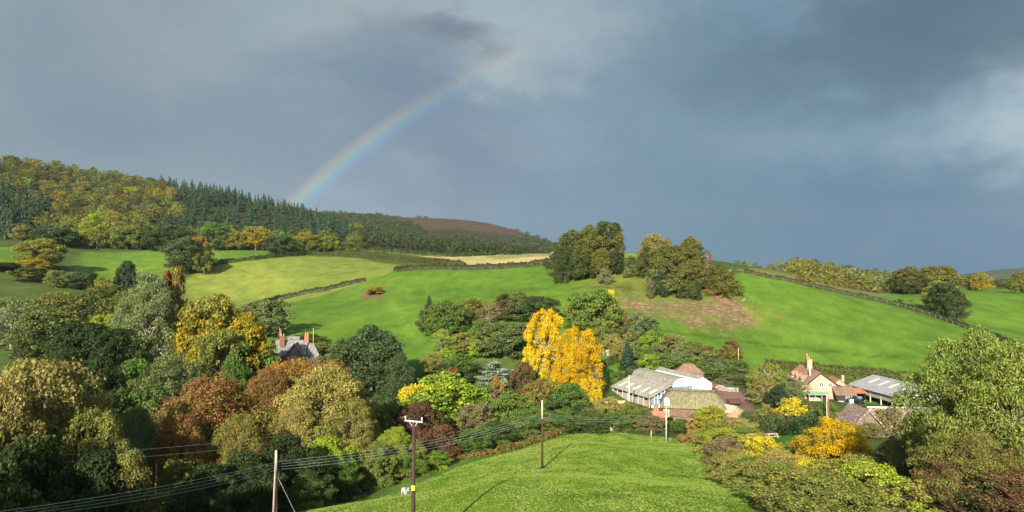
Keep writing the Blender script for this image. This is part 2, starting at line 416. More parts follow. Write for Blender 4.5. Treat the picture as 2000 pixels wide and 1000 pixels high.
# ------------------------------------------------------------------ foliage
def leaf_material(name, trans=0.34):
    m, t = new_mat(name)
    at_ = t.node('ShaderNodeAttribute', attribute_name='lv')
    lv = t.node('ShaderNodeSeparateColor'); t.l.new(at_.outputs['Color'], lv.inputs[0])
    c1 = t.node('ShaderNodeObjectInfo').outputs['Color']
    c2 = t.node('ShaderNodeAttribute', attribute_type='OBJECT', attribute_name='tint').outputs['Color']
    f = t.math('ADD', t.math('MULTIPLY', lv.outputs[0], 0.45), t.math('MULTIPLY', lv.outputs[1], 0.55))
    f = t.math('ADD', f, t.math('MULTIPLY', t.math('SUBTRACT', 0.5, at_.outputs['Alpha']), 0.45))     # leaves turn first at the top of the crown
    col = t.mix(t.sstep(f, 0.28, 0.72), c1, c2)
    col = t.mix(1.0, col, t.math('ADD', t.math('MULTIPLY', lv.outputs[2], 0.7), 0.65), 'MULTIPLY')
    d = t.node('ShaderNodeBsdfDiffuse'); t.l.new(col, d.inputs['Color'])
    tr = t.node('ShaderNodeBsdfTranslucent'); t.l.new(t.mix(1.0, col, (1.2, 1.15, 0.6, 1), 'MULTIPLY'), tr.inputs['Color'])
    mx = t.node('ShaderNodeMixShader'); mx.inputs[0].default_value = trans
    t.l.new(d.outputs[0], mx.inputs[1]); t.l.new(tr.outputs[0], mx.inputs[2])
    finish(t, mx.outputs[0])
    return m
LEAF = leaf_material('leaves')
def bark_material(name, c1, c2):
    m, t = new_mat(name)
    pos = t.node('ShaderNodeTexCoord').outputs['Object']
    mp = t.node('ShaderNodeMapping'); t.l.new(pos, mp.inputs['Vector']); mp.inputs['Scale'].default_value = (40, 40, 8)
    n = t.noise(mp.outputs[0], 1.0, 4, 0.6)
    finish(t, principled(t, t.mix(t.sstep(n, 0.35, 0.65), c1, c2), 0.9, 0.1))
    return m
BARK = bark_material('bark', (0.05, 0.038, 0.027), (0.14, 0.115, 0.085))
PALE_BARK = bark_material('pale_bark', (0.16, 0.14, 0.11), (0.36, 0.33, 0.27))

def unit(v): return v / (np.linalg.norm(v, axis=-1, keepdims=True) + 1e-9)
def leaf_quads(C, N, S, rng, clump=None, aspect=0.62):
    """one small pointed leaf (or sprig) face per centre"""
    n = len(C)
    t = unit(np.cross(N, rng.normal(size=(n, 3)))); b = np.cross(N, t)
    S = S[:, None]
    bend = N * S * 0.18
    V = np.stack([C - t * S, C + b * S * aspect + bend, C + t * S, C - b * S * aspect + bend], 1).reshape(-1, 3)
    F = np.arange(4 * n).reshape(n, 4)
    lv = np.ones((n, 4), np.float32)
    z = C[:, 2]; lv[:, 3] = (z - z.min()) / max(z.max() - z.min(), 1e-6)
    lv[:, 0] = rng.random(n); lv[:, 1] = rng.random(n) if clump is None else clump; lv[:, 2] = rng.random(n)
    return V, F, lv
def tubes(segs, sides=5):
    """tapered limbs: list of (points (k,3), radii (k,))"""
    Vs, Fs, off = [], [], 0
    a = np.linspace(0, 2 * math.pi, sides, endpoint=False)
    for P, rad in segs:
        P = np.asarray(P, float); k = len(P)
        d = unit(np.gradient(P, axis=0))
        ref = np.where(np.abs(d[:, 2:3]) > 0.9, np.array([[1., 0, 0]]), np.array([[0, 0, 1.]]))
        u = unit(np.cross(d, ref)); v = np.cross(d, u)
        ring = P[:, None] + (u[:, None] * np.cos(a)[None, :, None] + v[:, None] * np.sin(a)[None, :, None]) * np.asarray(rad)[:, None, None]
        Vs.append(ring.reshape(-1, 3))
        I = off + np.arange(k * sides).reshape(k, sides); J = np.roll(I, -1, 1)
        Fs.append(np.stack([I[:-1], J[:-1], J[1:], I[1:]], -1).reshape(-1, 4)); off += k * sides
    return np.concatenate(Vs), np.concatenate(Fs)
def limb(a, b, r0, r1, rng, k=5, wob=0.06, lift=0.0):
    a = np.asarray(a, float); b = np.asarray(b, float)
    t = np.linspace(0, 1, k)[:, None]
    L = np.linalg.norm(b - a)
    P = a + (b - a) * t + rng.normal(size=(k, 3)) * wob * L * np.sin(t * math.pi) + np.array([0, 0, lift * L]) * np.sin(t * math.pi)
    return P, np.linspace(r0, r1, k)

LIB = {}
def env(shape, t):
    """crown half-width at relative crown height t"""
    if shape == 'round': return np.sqrt(np.clip(1 - ((t - 0.42) / np.where(t > 0.42, 0.58, 0.50)) ** 2, 0, 1)) * 0.5
    if shape == 'dome': return np.clip(1 - t ** 2.4, 0, 1) ** 0.55 * 0.5 * (0.86 + 0.14 * np.clip(t * 6, 0, 1))
    if shape == 'tall': return np.sin(np.clip(t * 0.93 + 0.07, 0, 1) * math.pi) ** 0.62 * 0.5 * (1.1 - 0.25 * t)
    if shape == 'barrel': return np.clip(1 - np.abs(2 * t - 1) ** 3.2, 0, 1) ** 0.6 * 0.5
    if shape == 'cone': return (1 - t) ** 0.9 * 0.5 + 0.012
    return np.full_like(t, 0.5)
def broadleaf(key, seed, shape='round', base=0.16, nclump=120, per=110, leaf=0.019, cr=0.095, inner=0.25, flat=0.72, lobes=0.20,
              limbs=34, outward=0.75, up=0.18, trunk=0.030, bark=None, aspect=0.62, stretch=None, gaps=0.0):
    rng = np.random.default_rng(seed)
    ph = rng.random(8) * 6.28
    # uneven outline: radius modulated by a few random lobes
    def rmod(th, t):
        return 1 + lobes * (0.5 * np.sin(2 * th + ph[0] + 3 * t) + 0.5 * np.sin(3 * th + ph[1] - 5 * t) + 0.5 * np.sin(5 * th + ph[2] + 9 * t) + 0.35 * np.sin(8 * t + ph[3]))
    cs = []
    tries = 0
    while len(cs) < nclump and tries < 40000:
        tries += 1
        t = rng.random() ** 0.9; th = rng.random() * 2 * math.pi
        if rng.random() > env(shape, np.array([t]))[0] * 2 * 0.9 + 0.12: continue
        rr = env(shape, np.array([t]))[0] * rmod(th, t)
        k = rng.uniform(0.72, 0.97) if rng.random() > inner else rng.uniform(0.2, 0.72)
        p = np.array([math.cos(th) * rr * k, math.sin(th) * rr * k, base + (1 - base) * (t * 0.955)])
        if len(cs) and min(np.sum((np.array(cs) - p) ** 2, 1)) < (cr * 0.55) ** 2 and rng.random() < 0.85: continue
        if gaps and math.sin(p[0] * 13 + ph[4]) * math.sin(p[1] * 13 + ph[5]) * math.sin(p[2] * 12 + ph[6]) > 1 - gaps: continue
        cs.append(p)
    cs = np.array(cs); nc = len(cs)
    rad = cr * rng.uniform(0.45, 1.5, nc)
    Cl = np.repeat(np.arange(nc), np.maximum(8, (per * (rad / cr) ** 2).astype(int)))
    n = len(Cl)
    d = unit(rng.normal(size=(n, 3)))
    flip = (d[:, 2] < -0.2) & (rng.random(n) < 0.55); d[flip, 2] *= -1
    rr = rad[Cl] * np.where(rng.random(n) < 0.07, rng.uniform(1.0, 1.4, n), rng.uniform(0.45, 1.08, n) ** 0.7)
    P = cs[Cl] + d * rr[:, None] * np.array([1, 1, flat])
    if stretch is not None: P += d[:, 2:3] * np.array([[0, 0, stretch]]) * rad[Cl][:, None]
    N = unit(d * outward + np.array([0, 0, up]) + rng.normal(size=(n, 3)) * 0.55)
    S = leaf * rng.uniform(0.42, 1.5, n)
    V, F, lv = leaf_quads(P, N, S, rng, rng.random(nc)[Cl], aspect)
    top = cs[:, 2].max()
    crown_me = mesh_np(key + '_crown', V, F, LEAF, {'lv': ('FACE', lv)})
    # trunk and limbs
    segs = []
    fork = base + (1 - base) * 0.22
    lean = rng.normal(size=2) * 0.02
    tp = [(0, 0, -0.03), (lean[0] * 0.3, lean[1] * 0.3, fork * 0.5), (lean[0], lean[1], fork), (lean[0] * 1.5, lean[1] * 1.5, base + (1 - base) * 0.6), (lean[0], lean[1], base + (1 - base) * 0.86)]
    segs.append((np.array(tp), np.array([trunk * 1.35, trunk, trunk * 0.85, trunk * 0.45, trunk * 0.12])))
    sel = rng.permutation(nc)[:limbs]
    for i in sel:
        z0 = min(cs[i][2] * rng.uniform(0.5, 0.8), fork + 0.4 * (1 - base)); z0 = max(z0, fork * 0.7)
        f = np.clip((z0 - fork * 0.5) / (0.9 - fork * 0.5), 0, 1)
        a = (lean[0] * 1.2, lean[1] * 1.2, z0)
        segs.append(limb(a, cs[i] + unit(cs[i] - np.array([0, 0, 0.5])) * rad[i] * 0.5, trunk * 0.42 * (1 - 0.5 * f), trunk * 0.07, rng, 5, 0.05, 0.06))
    TV, TF = tubes(segs)
    trunk_me = mesh_np(key + '_trunk', TV, TF, bark or BARK, smooth=True)
    LIB[key] = (crown_me, trunk_me)
def conifer(key, seed, tiers=16, per=9, leaves=16, leaf=0.022, base=0.06, wid=0.5, droop=0.25, bare=0.0, flatc=0.25):
    rng = np.random.default_rng(seed)
    Cs, Ns, cl = [], [], []
    segs = [(np.array([(0, 0, -0.03), (0, 0, 0.5), (0, 0, 0.99)]), np.array([0.022, 0.014, 0.002]))]
    for i in range(tiers):
        t = i / (tiers - 1.0)
        z = base + bare + (0.97 - base - bare) * t
        L = ((1 - t) ** 0.85 * wid + 0.015) * rng.uniform(0.85, 1.12)
        k = max(4, int(per * (1 - 0.5 * t)))
        for j in range(k):
            th = rng.random() * 6.283
            l = L * rng.uniform(0.7, 1.1)
            dirv = np.array([math.cos(th), math.sin(th), 0])
            g = rng.random()
            n = max(4, int(leaves * (0.4 + l / wid)))
            u = rng.random(n) ** 0.7
            P = dirv * (u * l)[:, None]
            P = P + rng.normal(size=(n, 3)) * np.array([1, 1, flatc]) * (0.035 + 0.05 * (1 - t)) * 0.6
            P[:, 2] += z - droop * (u ** 1.5) * l * 0.8 + 0.02 * u
            Cs.append(P); cl.append(np.full(n, g))
            Ns.append(unit(dirv * 0.55 + np.array([0, 0, 0.7]) + rng.normal(size=(n, 3)) * 0.5))
    P = np.concatenate(Cs); N = np.concatenate(Ns); cl = np.concatenate(cl)
    V, F, lv = leaf_quads(P, N, leaf * rng.uniform(0.6, 1.3, len(P)), rng, cl, 0.5)
    TV, TF = tubes(segs)
    LIB[key] = (mesh_np(key + '_crown', V, F, LEAF, {'lv': ('FACE', lv)}), mesh_np(key + '_trunk', TV, TF, BARK, smooth=True))
def merged(key, src):
    """crown and trunk of a far-off tree as one mesh"""
    cm, tm = LIB[src]
    def arr(me):
        v = np.empty(len(me.vertices) * 3, np.float32); me.vertices.foreach_get('co', v)
        f = np.empty(len(me.polygons) * 4, np.int32); me.polygons.foreach_get('vertices', f)
        return v.reshape(-1, 3), f.reshape(-1, 4)
    v1, f1 = arr(cm); v2, f2 = arr(tm)
    a = np.empty(len(f1) * 4, np.float32); cm.attributes['lv'].data.foreach_get('color', a)
    lv = np.concatenate([a.reshape(-1, 4), np.ones((len(f2), 4), np.float32)])
    LIB[key] = (mesh_np(key, np.concatenate([v1, v2]), np.concatenate([f1, f2 + len(v1)]), [LEAF, BARK], {'lv': ('FACE', lv)}, midx=[0] * len(f1) + [1] * len(f2)), None)

# middle-distance trees
broadleaf('oak_a', 1, 'round', 0.10, 150, 110, 0.018, 0.085)
broadleaf('oak_b', 2, 'round', 0.12, 120, 130, 0.018, 0.10, lobes=0.28)
broadleaf('oak_c', 3, 'dome', 0.08, 150, 110, 0.018, 0.085, lobes=0.24)
broadleaf('oak_d', 4, 'tall', 0.10, 150, 110, 0.018, 0.075, lobes=0.26)
broadleaf('oak_e', 5, 'round', 0.20, 110, 120, 0.018, 0.085, lobes=0.34, inner=0.15, gaps=0.35)
broadleaf('dense', 6, 'dome', 0.02, 260, 90, 0.016, 0.075, lobes=0.14, up=0.55)
broadleaf('wispy', 7, 'tall', 0.12, 130, 60, 0.016, 0.075, lobes=0.35, inner=0.4, gaps=0.3, bark=PALE_BARK, limbs=60)
broadleaf('shrub_a', 8, 'dome', 0.0, 60, 90, 0.028, 0.13, lobes=0.30, trunk=0.02)
broadleaf('shrub_b', 9, 'dome', 0.0, 80, 70, 0.026, 0.11, lobes=0.38, trunk=0.02, gaps=0.25)
broadleaf('shrub_c', 10, 'tall', 0.0, 70, 80, 0.026, 0.11, lobes=0.36, trunk=0.02)
broadleaf('poplar_a', 11, 'barrel', 0.10, 230, 190, 0.0105, 0.060, lobes=0.20, flat=0.9, up=0.2, inner=0.2, bark=PALE_BARK, limbs=60, gaps=0.3)
broadleaf('poplar_b', 12, 'barrel', 0.02, 240, 190, 0.0105, 0.062, lobes=0.22, flat=0.9, up=0.2, inner=0.2, bark=PALE_BARK, limbs=60, gaps=0.3)
conifer('spruce_a', 13, 18, 12, 44, 0.030)
conifer('pine_a', 14, 13, 10, 50, 0.030, bare=0.25, wid=0.34, droop=0.0, flatc=0.5)
broadleaf('cedar', 15, 'dome', 0.05, 110, 150, 0.018, 0.115, flat=0.22, lobes=0.36, up=0.6, inner=0.3, limbs=40)
# near trees, many more leaves
broadleaf('near_sycamore', 21, 'round', 0.06, 330, 170, 0.0095, 0.075, lobes=0.24, limbs=80)
broadleaf('near_beech', 22, 'dome', 0.04, 380, 150, 0.0090, 0.068, lobes=0.20, limbs=70, flat=0.9, up=0.2)
broadleaf('near_lime', 23, 'tall', 0.04, 330, 150, 0.0090, 0.066, lobes=0.28, limbs=90, gaps=0.2, bark=PALE_BARK)
broadleaf('near_ash', 24, 'tall', 0.03, 360, 170, 0.0098, 0.070, lobes=0.34, limbs=95, gaps=0.3, inner=0.35, bark=PALE_BARK, aspect=0.40, trunk=0.022)
broadleaf('near_shrub', 25, 'dome', 0.0, 170, 150, 0.0145, 0.085, lobes=0.32, trunk=0.018, limbs=60)
broadleaf('near_bramble', 26, 'dome', 0.0, 190, 100, 0.0145, 0.075, lobes=0.40, trunk=0.015, limbs=110, gaps=0.25)
# far trees
for i in range(5):
    broadleaf('f%d' % i, 40 + i, ('round', 'dome', 'round', 'tall', 'dome')[i], 0.06, 46, 24, 0.036, 0.13, lobes=0.26, limbs=6, trunk=0.03)
    merged('far_%d' % i, 'f%d' % i)
for i in range(3):
    conifer('c%d' % i, 50 + i, 11, 8, 13, 0.062, wid=(0.5, 0.5, 0.42)[i], droop=0.3)
    merged('far_conifer_%d' % i, 'c%d' % i)

C = dict(dolive=(0.052, 0.057, 0.015), dochre=(0.074, 0.071, 0.016), hedge=(0.040, 0.037, 0.017), ash=(0.098, 0.125, 0.026),    # leaf colours
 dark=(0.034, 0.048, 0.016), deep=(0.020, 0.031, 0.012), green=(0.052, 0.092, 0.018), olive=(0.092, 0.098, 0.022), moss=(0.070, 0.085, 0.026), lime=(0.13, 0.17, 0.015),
 grey=(0.085, 0.105, 0.045), ochre=(0.110, 0.108, 0.021), gold=(0.50, 0.315, 0.010), amber=(0.20, 0.145, 0.012), orange=(0.19, 0.098, 0.024), rust=(0.135, 0.066, 0.024), brown=(0.080, 0.046, 0.022),
 tan=(0.155, 0.130, 0.042), straw=(0.195, 0.168, 0.046), purple=(0.050, 0.026, 0.018), blue=(0.11, 0.15, 0.125), pine=(0.022, 0.042, 0.026), spruce=(0.028, 0.052, 0.030), yellow=(0.30, 0.24, 0.015), holm=(0.040, 0.062, 0.026), twig=(0.10, 0.075, 0.045))
C = {k: tuple(min(c * (1.0 if k == 'gold' else 1.55 if k in ('amber', 'orange', 'rust', 'tan', 'straw', 'dark', 'deep', 'pine', 'spruce') else 1.88), 0.6) for c in v) for k, v in C.items()}
rng0 = random.Random(5)
def tint(o, c1, c2):
    o.color = (*C[c1], 1.0); o['tint'] = [float(v) for v in C[c2]]
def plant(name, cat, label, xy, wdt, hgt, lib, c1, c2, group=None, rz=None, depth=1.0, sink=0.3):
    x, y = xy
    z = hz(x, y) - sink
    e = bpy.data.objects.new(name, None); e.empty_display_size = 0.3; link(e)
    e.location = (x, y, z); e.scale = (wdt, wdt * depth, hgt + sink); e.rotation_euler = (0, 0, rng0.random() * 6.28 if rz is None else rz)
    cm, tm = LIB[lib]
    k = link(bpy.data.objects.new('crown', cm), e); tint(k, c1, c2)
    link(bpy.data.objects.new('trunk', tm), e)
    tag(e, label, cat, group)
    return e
def tree(px, ytop, D, wpx, lib, c1, c2, label, name='broadleaf_tree', cat='tree', group=None, hmin=1.0, **kw):
    """a tree surveyed by the pixel column and row of its top, its distance and its apparent width"""
    rx, rz = ray(px, ytop)
    x, y = rx * D, D
    h = ZC + rz * D - hz(x, y)
    if h < hmin: print('LOW', label, round(h, 2))
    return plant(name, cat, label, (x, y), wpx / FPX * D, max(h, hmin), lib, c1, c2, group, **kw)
# ------------------------------------------------------------------ trees one by one (pixel column, row of the top, distance, apparent width)
T = tree
def S(*a, **k): return tree(*a, name='shrub', cat='shrub', **k)
# --- left, below the upper fields
T(12,512,395,85,'oak_a','dark','deep','dark green tree at the photo\'s left edge below the small upper field')
T(52,520,372,60,'oak_c','dark','olive','dark olive tree beside the ochre tree under the hillside wood')
T(82,468,425,82,'oak_b','ochre','olive','ochre and olive tree standing below the corner of the hillside wood')
T(66,505,398,60,'oak_a','amber','olive','amber tinted round tree in front of the ochre tree')
T(110,528,362,48,'oak_e','grey','olive','pale green small tree at the left foot of the upper pasture')
T(165,528,368,76,'oak_c','holm','dark','rounded dark green tree below the upper pasture')
T(198,540,362,42,'shrub_a','ochre','olive','ochre bush joined to the rounded dark green tree')
T(249,508,372,44,'oak_d','dark','pine','dark pine standing alone at the foot of the upper pasture',name='pine_tree')
T(215,556,340,70,'shrub_b','olive','dark','low olive bush below the dark lone pine')
T(363,466,455,80,'oak_b','holm','dark','dark green oak in the hedge between the two upper fields')
T(388,459,470,42,'oak_a','orange','ochre','orange crowned tree behind the dark hedgerow oak')
T(400,490,452,40,'oak_e','dark','olive','small dark tree at the right of the hedgerow oak')
# --- dark bank of trees on the left
T(25,578,235,130,'wispy','grey','moss','grey green feathery tree at the left edge above the big sycamore')
T(75,610,215,110,'oak_e','moss','dark','moss green tree with bare twigs in the left bank of trees')
T(120,566,262,110,'oak_a','olive','dark','olive topped tree behind the shaded left bank')
T(180,570,250,120,'oak_c','dark','olive','broad dark tree in the middle of the left bank')
T(245,572,245,110,'oak_b','dark','olive','dark tree next to the tall grey green ash')
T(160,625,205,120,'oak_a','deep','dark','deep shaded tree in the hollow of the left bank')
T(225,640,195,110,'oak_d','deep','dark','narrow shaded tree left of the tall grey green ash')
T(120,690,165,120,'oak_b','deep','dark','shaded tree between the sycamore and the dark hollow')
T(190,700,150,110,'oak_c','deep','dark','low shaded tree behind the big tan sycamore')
T(205,615,232,60,'oak_e','lime','olive','lime green sprays lit in the dark left bank')
T(292,528,205,128,'near_lime','grey','moss','very tall grey green ash clothed in ivy left of the golden oak')
T(338,524,212,52,'oak_e','rust','ochre','rust topped tree behind the tall grey green ash')
T(330,690,160,150,'near_lime','moss','grey','grey green lower tree in front of the tall ash')
T(265,700,155,110,'near_shrub','green','dark','green shaded tree at the foot of the tall ash')
T(415,568,200,125,'oak_a','olive','amber','dark tree flecked with gold left of the stone house')
T(482,612,190,112,'oak_c','amber','green','golden green tree right in front of the stone house')
T(430,640,180,100,'oak_d','olive','dark','olive tree below the gold flecked pair')
T(370,600,215,70,'oak_c','dark','olive','dark tree between the tall ash and the gold flecked tree')
T(520,586,252,96,'oak_e','moss','grey','moss green tree behind the stone house')
T(455,690,160,90,'near_shrub','green','dark','green bush behind the red beech crown')
T(480,660,200,80,'oak_a','green','olive','green tree low beside the stone house')
# --- near left: trees on the bank beside the viewer, outside the view, whose shade falls on the lower left corner
for i, (x, y, tz, lb) in enumerate([(-42, 32, 47.5, 'oak_a'), (-52, 30, 48.5, 'oak_c'), (-63, 32, 51.5, 'oak_b'), (-75, 35, 50.5, 'oak_a'), (-87, 38, 50.5, 'oak_c')]):
    plant('broadleaf_tree', 'tree', 'tree on the near bank outside the view, %s from the field' % ('nearest', 'second', 'third', 'fourth', 'fifth')[i], (x, y), 13.5, tz - hz(x, y), lb, 'olive', 'dark', 'trees on the near bank')
T(75,703,88,290,'near_sycamore','tan','olive','big tan and green sycamore filling the lower left of the photo')
T(-40,745,78,220,'near_sycamore','tan','olive','second tan sycamore cut by the photo\'s left edge')
T(175,800,86,150,'near_sycamore','olive','moss','olive sycamore crown right of the big tan one')
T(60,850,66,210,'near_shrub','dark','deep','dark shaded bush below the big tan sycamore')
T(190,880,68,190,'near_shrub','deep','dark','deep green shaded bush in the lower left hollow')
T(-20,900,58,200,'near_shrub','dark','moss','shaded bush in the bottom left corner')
T(265,790,104,120,'near_lime','moss','grey','pale moss green tree between the sycamore and the red beech')
T(255,880,84,130,'near_bramble','olive','brown','dull olive bush by the leaning poles')
T(345,900,92,130,'near_bramble','olive','dark','olive bush in front of the red beech trunk')
T(412,726,116,236,'near_beech','rust','olive','large domed red brown beech at the left centre')
T(355,800,104,130,'near_beech','rust','ochre','smaller rust beech crown at the left foot of the large one')
T(470,800,106,120,'near_beech','olive','rust','olive and rust crown at the right foot of the large beech')
T(590,694,158,200,'near_beech','orange','olive','spreading copper orange tree below the stone house')
T(655,699,162,86,'near_beech','orange','rust','copper orange crown right of the spreading copper tree')
T(520,712,150,100,'near_beech','rust','olive','rust tree between the large beech and the copper orange tree')
T(640,710,122,190,'near_lime','straw','olive','straw coloured tall lime with pale limbs in the centre left')
T(590,770,118,110,'near_lime','tan','straw','tan crown hanging at the left of the straw coloured lime')
T(690,770,120,100,'near_lime','olive','tan','olive crown hanging at the right of the straw coloured lime')
T(640,850,108,110,'near_shrub','lime','green','lime green growth round the foot of the straw coloured lime')
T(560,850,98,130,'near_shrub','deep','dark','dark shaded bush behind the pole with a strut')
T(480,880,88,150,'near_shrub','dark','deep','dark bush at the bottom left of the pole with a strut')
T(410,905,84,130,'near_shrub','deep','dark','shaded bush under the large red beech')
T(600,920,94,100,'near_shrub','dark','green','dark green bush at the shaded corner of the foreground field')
T(665,900,104,80,'near_shrub','green','dark','green bush beside the field gateway gap')
T(700,855,112,80,'near_bramble','ochre','olive','ochre flecked shrub above the field gateway gap')
T(725,636,196,142,'dense','holm','dark','large rounded dark evergreen oak in the centre left')
T(782,690,188,60,'dense','holm','dark','lower lobe tree at the right of the evergreen oak')
T(765,745,165,70,'oak_c','dark','holm','dark tree under the evergreen oak')
T(670,660,215,60,'dense','holm','olive','small dark evergreen between stone house and evergreen oak')
T(628,668,232,60,'shrub_b','olive','dark','olive scrub behind the stone house\'s right wing')
T(600,650,245,60,'shrub_a','dark','olive','dark scrub up the bank behind the stone house')
T(640,690,205,50,'shrub_b','moss','olive','moss green scrub right of the stone house')
T(873,727,162,176,'oak_c','lime','green','broad lime green tree left of the golden poplars')
T(815,745,160,80,'oak_a','yellow','lime','yellow green tree at the left flank of the lime green tree')
T(820,786,138,110,'near_bramble','purple','brown','dark purple brown thorn tree behind the crossarm pole')
T(865,830,132,90,'near_bramble','brown','purple','brown twiggy thorn at the field edge right of the crossarm pole')
T(775,832,118,85,'near_lime','lime','olive','upright lime green sapling clump left of the crossarm pole')
T(740,860,112,70,'near_shrub','olive','green','olive shrub at the right of the field gateway gap')
T(800,885,116,80,'near_shrub','green','olive','green shrub at the field edge behind the crossarm pole')
T(850,880,121,60,'near_shrub','green','lime','bright green low shrub on the field edge')
T(915,838,134,80,'near_shrub','green','dark','green hedge shrub on the field edge above the pale path')
T(965,822,142,80,'near_shrub','dark','green','dark clipped looking hedge shrub left of the brown pole')
T(1015,800,150,80,'near_shrub','green','moss','green hedge shrub just left of the brown pole')
T(760,780,150,70,'oak_b','dark','green','dark tree above the upright sapling clump')
T(930,790,152,70,'oak_e','twig','olive','grey brown twiggy tree right of the lime green tree')
T(740,790,140,60,'near_shrub','green','dark','green bush right of the straw coloured lime')
# --- row of bushes on the hillside
T(838,578,272,40,'spruce_a','pine','dark','dark conifer at the left end of the hillside bush row',name='conifer_tree')
T(868,586,258,88,'dense','moss','green','large rounded green bush in the hillside bush row')
T(835,600,262,40,'oak_a','dark','moss','dark bush at the left of the large rounded hillside bush')
T(922,584,268,56,'oak_e','ochre','dark','ochre tinted tree in the hillside bush row')
T(957,590,266,50,'wispy','tan','twig','thin brownish tree in the hillside bush row')
T(985,573,268,50,'oak_d','dark','brown','dark reddish tree in the hillside bush row')
T(1012,568,266,56,'oak_c','moss','dark','pale tipped dark tree in the middle of the hillside bush row')
T(1052,576,264,80,'oak_a','dark','holm','broad dark tree at the right end of the hillside bush row')
S(938,622,252,40,'shrub_a','moss','green',label='small moss green bush on the grass under the bush row')
# --- middle belt
T(862,642,236,52,'wispy','lime','grey','slender lime green birch with white stems in the middle belt')
T(905,648,232,58,'oak_d','ochre','olive','ochre tinted tree right of the slender birch')
T(938,655,226,56,'oak_e','olive','lime','olive and lime tree in the middle belt')
T(988,626,226,116,'oak_a','moss','holm','broad moss green oak left of the golden poplars')
T(900,690,205,80,'oak_c','green','dark','green tree above the blue cedar\'s left side')
T(848,690,212,56,'oak_e','tan','olive','tan feathery tree right of the evergreen oak')
T(870,682,214,40,'oak_b','lime','green','bright lime small tree right of the evergreen oak')
T(882,712,196,34,'shrub_a','rust','brown','small red brown bush above the lime green tree')
T(968,702,192,76,'cedar','blue','grey','blue grey cedar with flat tiers left of the poplars',name='cedar_tree')
T(1022,706,190,60,'oak_d','brown','dark','dark brown tree between blue cedar and poplars')
T(972,736,176,38,'shrub_c','orange','ochre','small orange tree in front of the blue cedar')
T(955,760,168,70,'oak_e','twig','tan','grey pink twiggy tree below the small orange tree')
T(1064,604,202,80,'poplar_a','gold','yellow','taller golden yellow poplar at the left of the pair')
T(1130,638,190,90,'poplar_b','gold','amber','broader golden poplar at the right of the pair')
T(1102,706,184,70,'poplar_b','gold','amber','lower golden poplar between and in front of the pair')
T(1150,735,180,44,'poplar_b','gold','yellow','low golden crown at the right foot of the poplars')
T(1160,562,252,108,'oak_a','green','olive','large green tree above and behind the golden poplars')
T(1192,565,258,40,'oak_d','yellow','lime','yellow tree peeping out right of the large green tree')
T(1180,625,240,60,'oak_e','olive','green','olive tree below the large green hillside tree')
T(1060,740,168,80,'oak_e','ochre','brown','ochre brown tree in front of the poplars')
T(1000,768,158,90,'oak_b','green','olive','olive green tree right of the lime green tree by the field')
T(1110,748,164,100,'oak_c','green','dark','rounded green tree below the golden poplars')
T(1050,795,156,80,'near_shrub','green','olive','green shrub behind the brown pole')
T(1105,800,155,80,'near_shrub','green','dark','dense green shrub right of the brown pole')
T(1150,795,156,70,'near_shrub','moss','dark','moss green shrub at the top of the foreground field')
T(1185,778,164,70,'oak_e','straw','olive','pale straw flecked shrub in front of the tiled shed')
T(1230,785,162,64,'near_shrub','olive','green','olive shrub in front of the open fronted barn')
T(1200,805,159,70,'near_shrub','green','moss','green shrub behind the cream trough')
T(1258,795,160,40,'near_shrub','olive','dark','small olive shrub below the concrete pole')
T(1275,812,157,60,'near_bramble','twig','olive','brown bramble at the corner of the foreground field')
T(1330,818,155,50,'near_shrub','green','dark','green shrub right of the transformer pole')
T(1305,815,158,40,'near_bramble','olive','green','low olive bramble behind the transformer pole')
# --- scrub slope right of the poplars
T(1225,662,216,40,'spruce_a','spruce','pine','dark bluish spruce in the garden above the barns',name='spruce_tree')
T(1205,660,226,30,'shrub_c','tan','ochre','tan sapling left of the garden spruce')
T(1222,610,250,24,'oak_d','brown','olive','narrow brown tree on the slope above the garden')
T(1252,612,246,56,'oak_e','grey','dark','grey green tree at the top of the scrub slope')
T(1270,650,232,50,'oak_b','green','lime','bright green tree behind the garden lawn')
T(1250,675,222,50,'oak_a','green','moss','green tree above the vaulted barn')
for i,(px,yt,D,wp,c1,c2,wd) in enumerate([(1300,655,236,60,'moss','brown','brown flecked bush high on the scrub slope'),(1330,672,232,60,'grey','olive','grey green bush in the middle of the scrub slope'),
    (1365,682,230,60,'olive','grey','olive bush near the lower end of the scrub slope'),(1400,698,228,60,'moss','grey','moss green bush low on the scrub slope'),
    (1310,690,224,60,'green','moss','green bush behind the white gabled barn'),(1345,708,220,60,'green','dark','dark green bush behind the brown roofed shed'),
    (1385,722,214,56,'moss','dark','moss green bush above the stacked logs'),(1425,730,212,60,'moss','grey','grey green bush at the back of the yard'),(1455,738,208,50,'dark','moss','dark bush between the yard and the birch')]):
    S(px,yt,D,wp,('shrub_a','shrub_b','shrub_c')[i%3],c1,c2,label=wd)
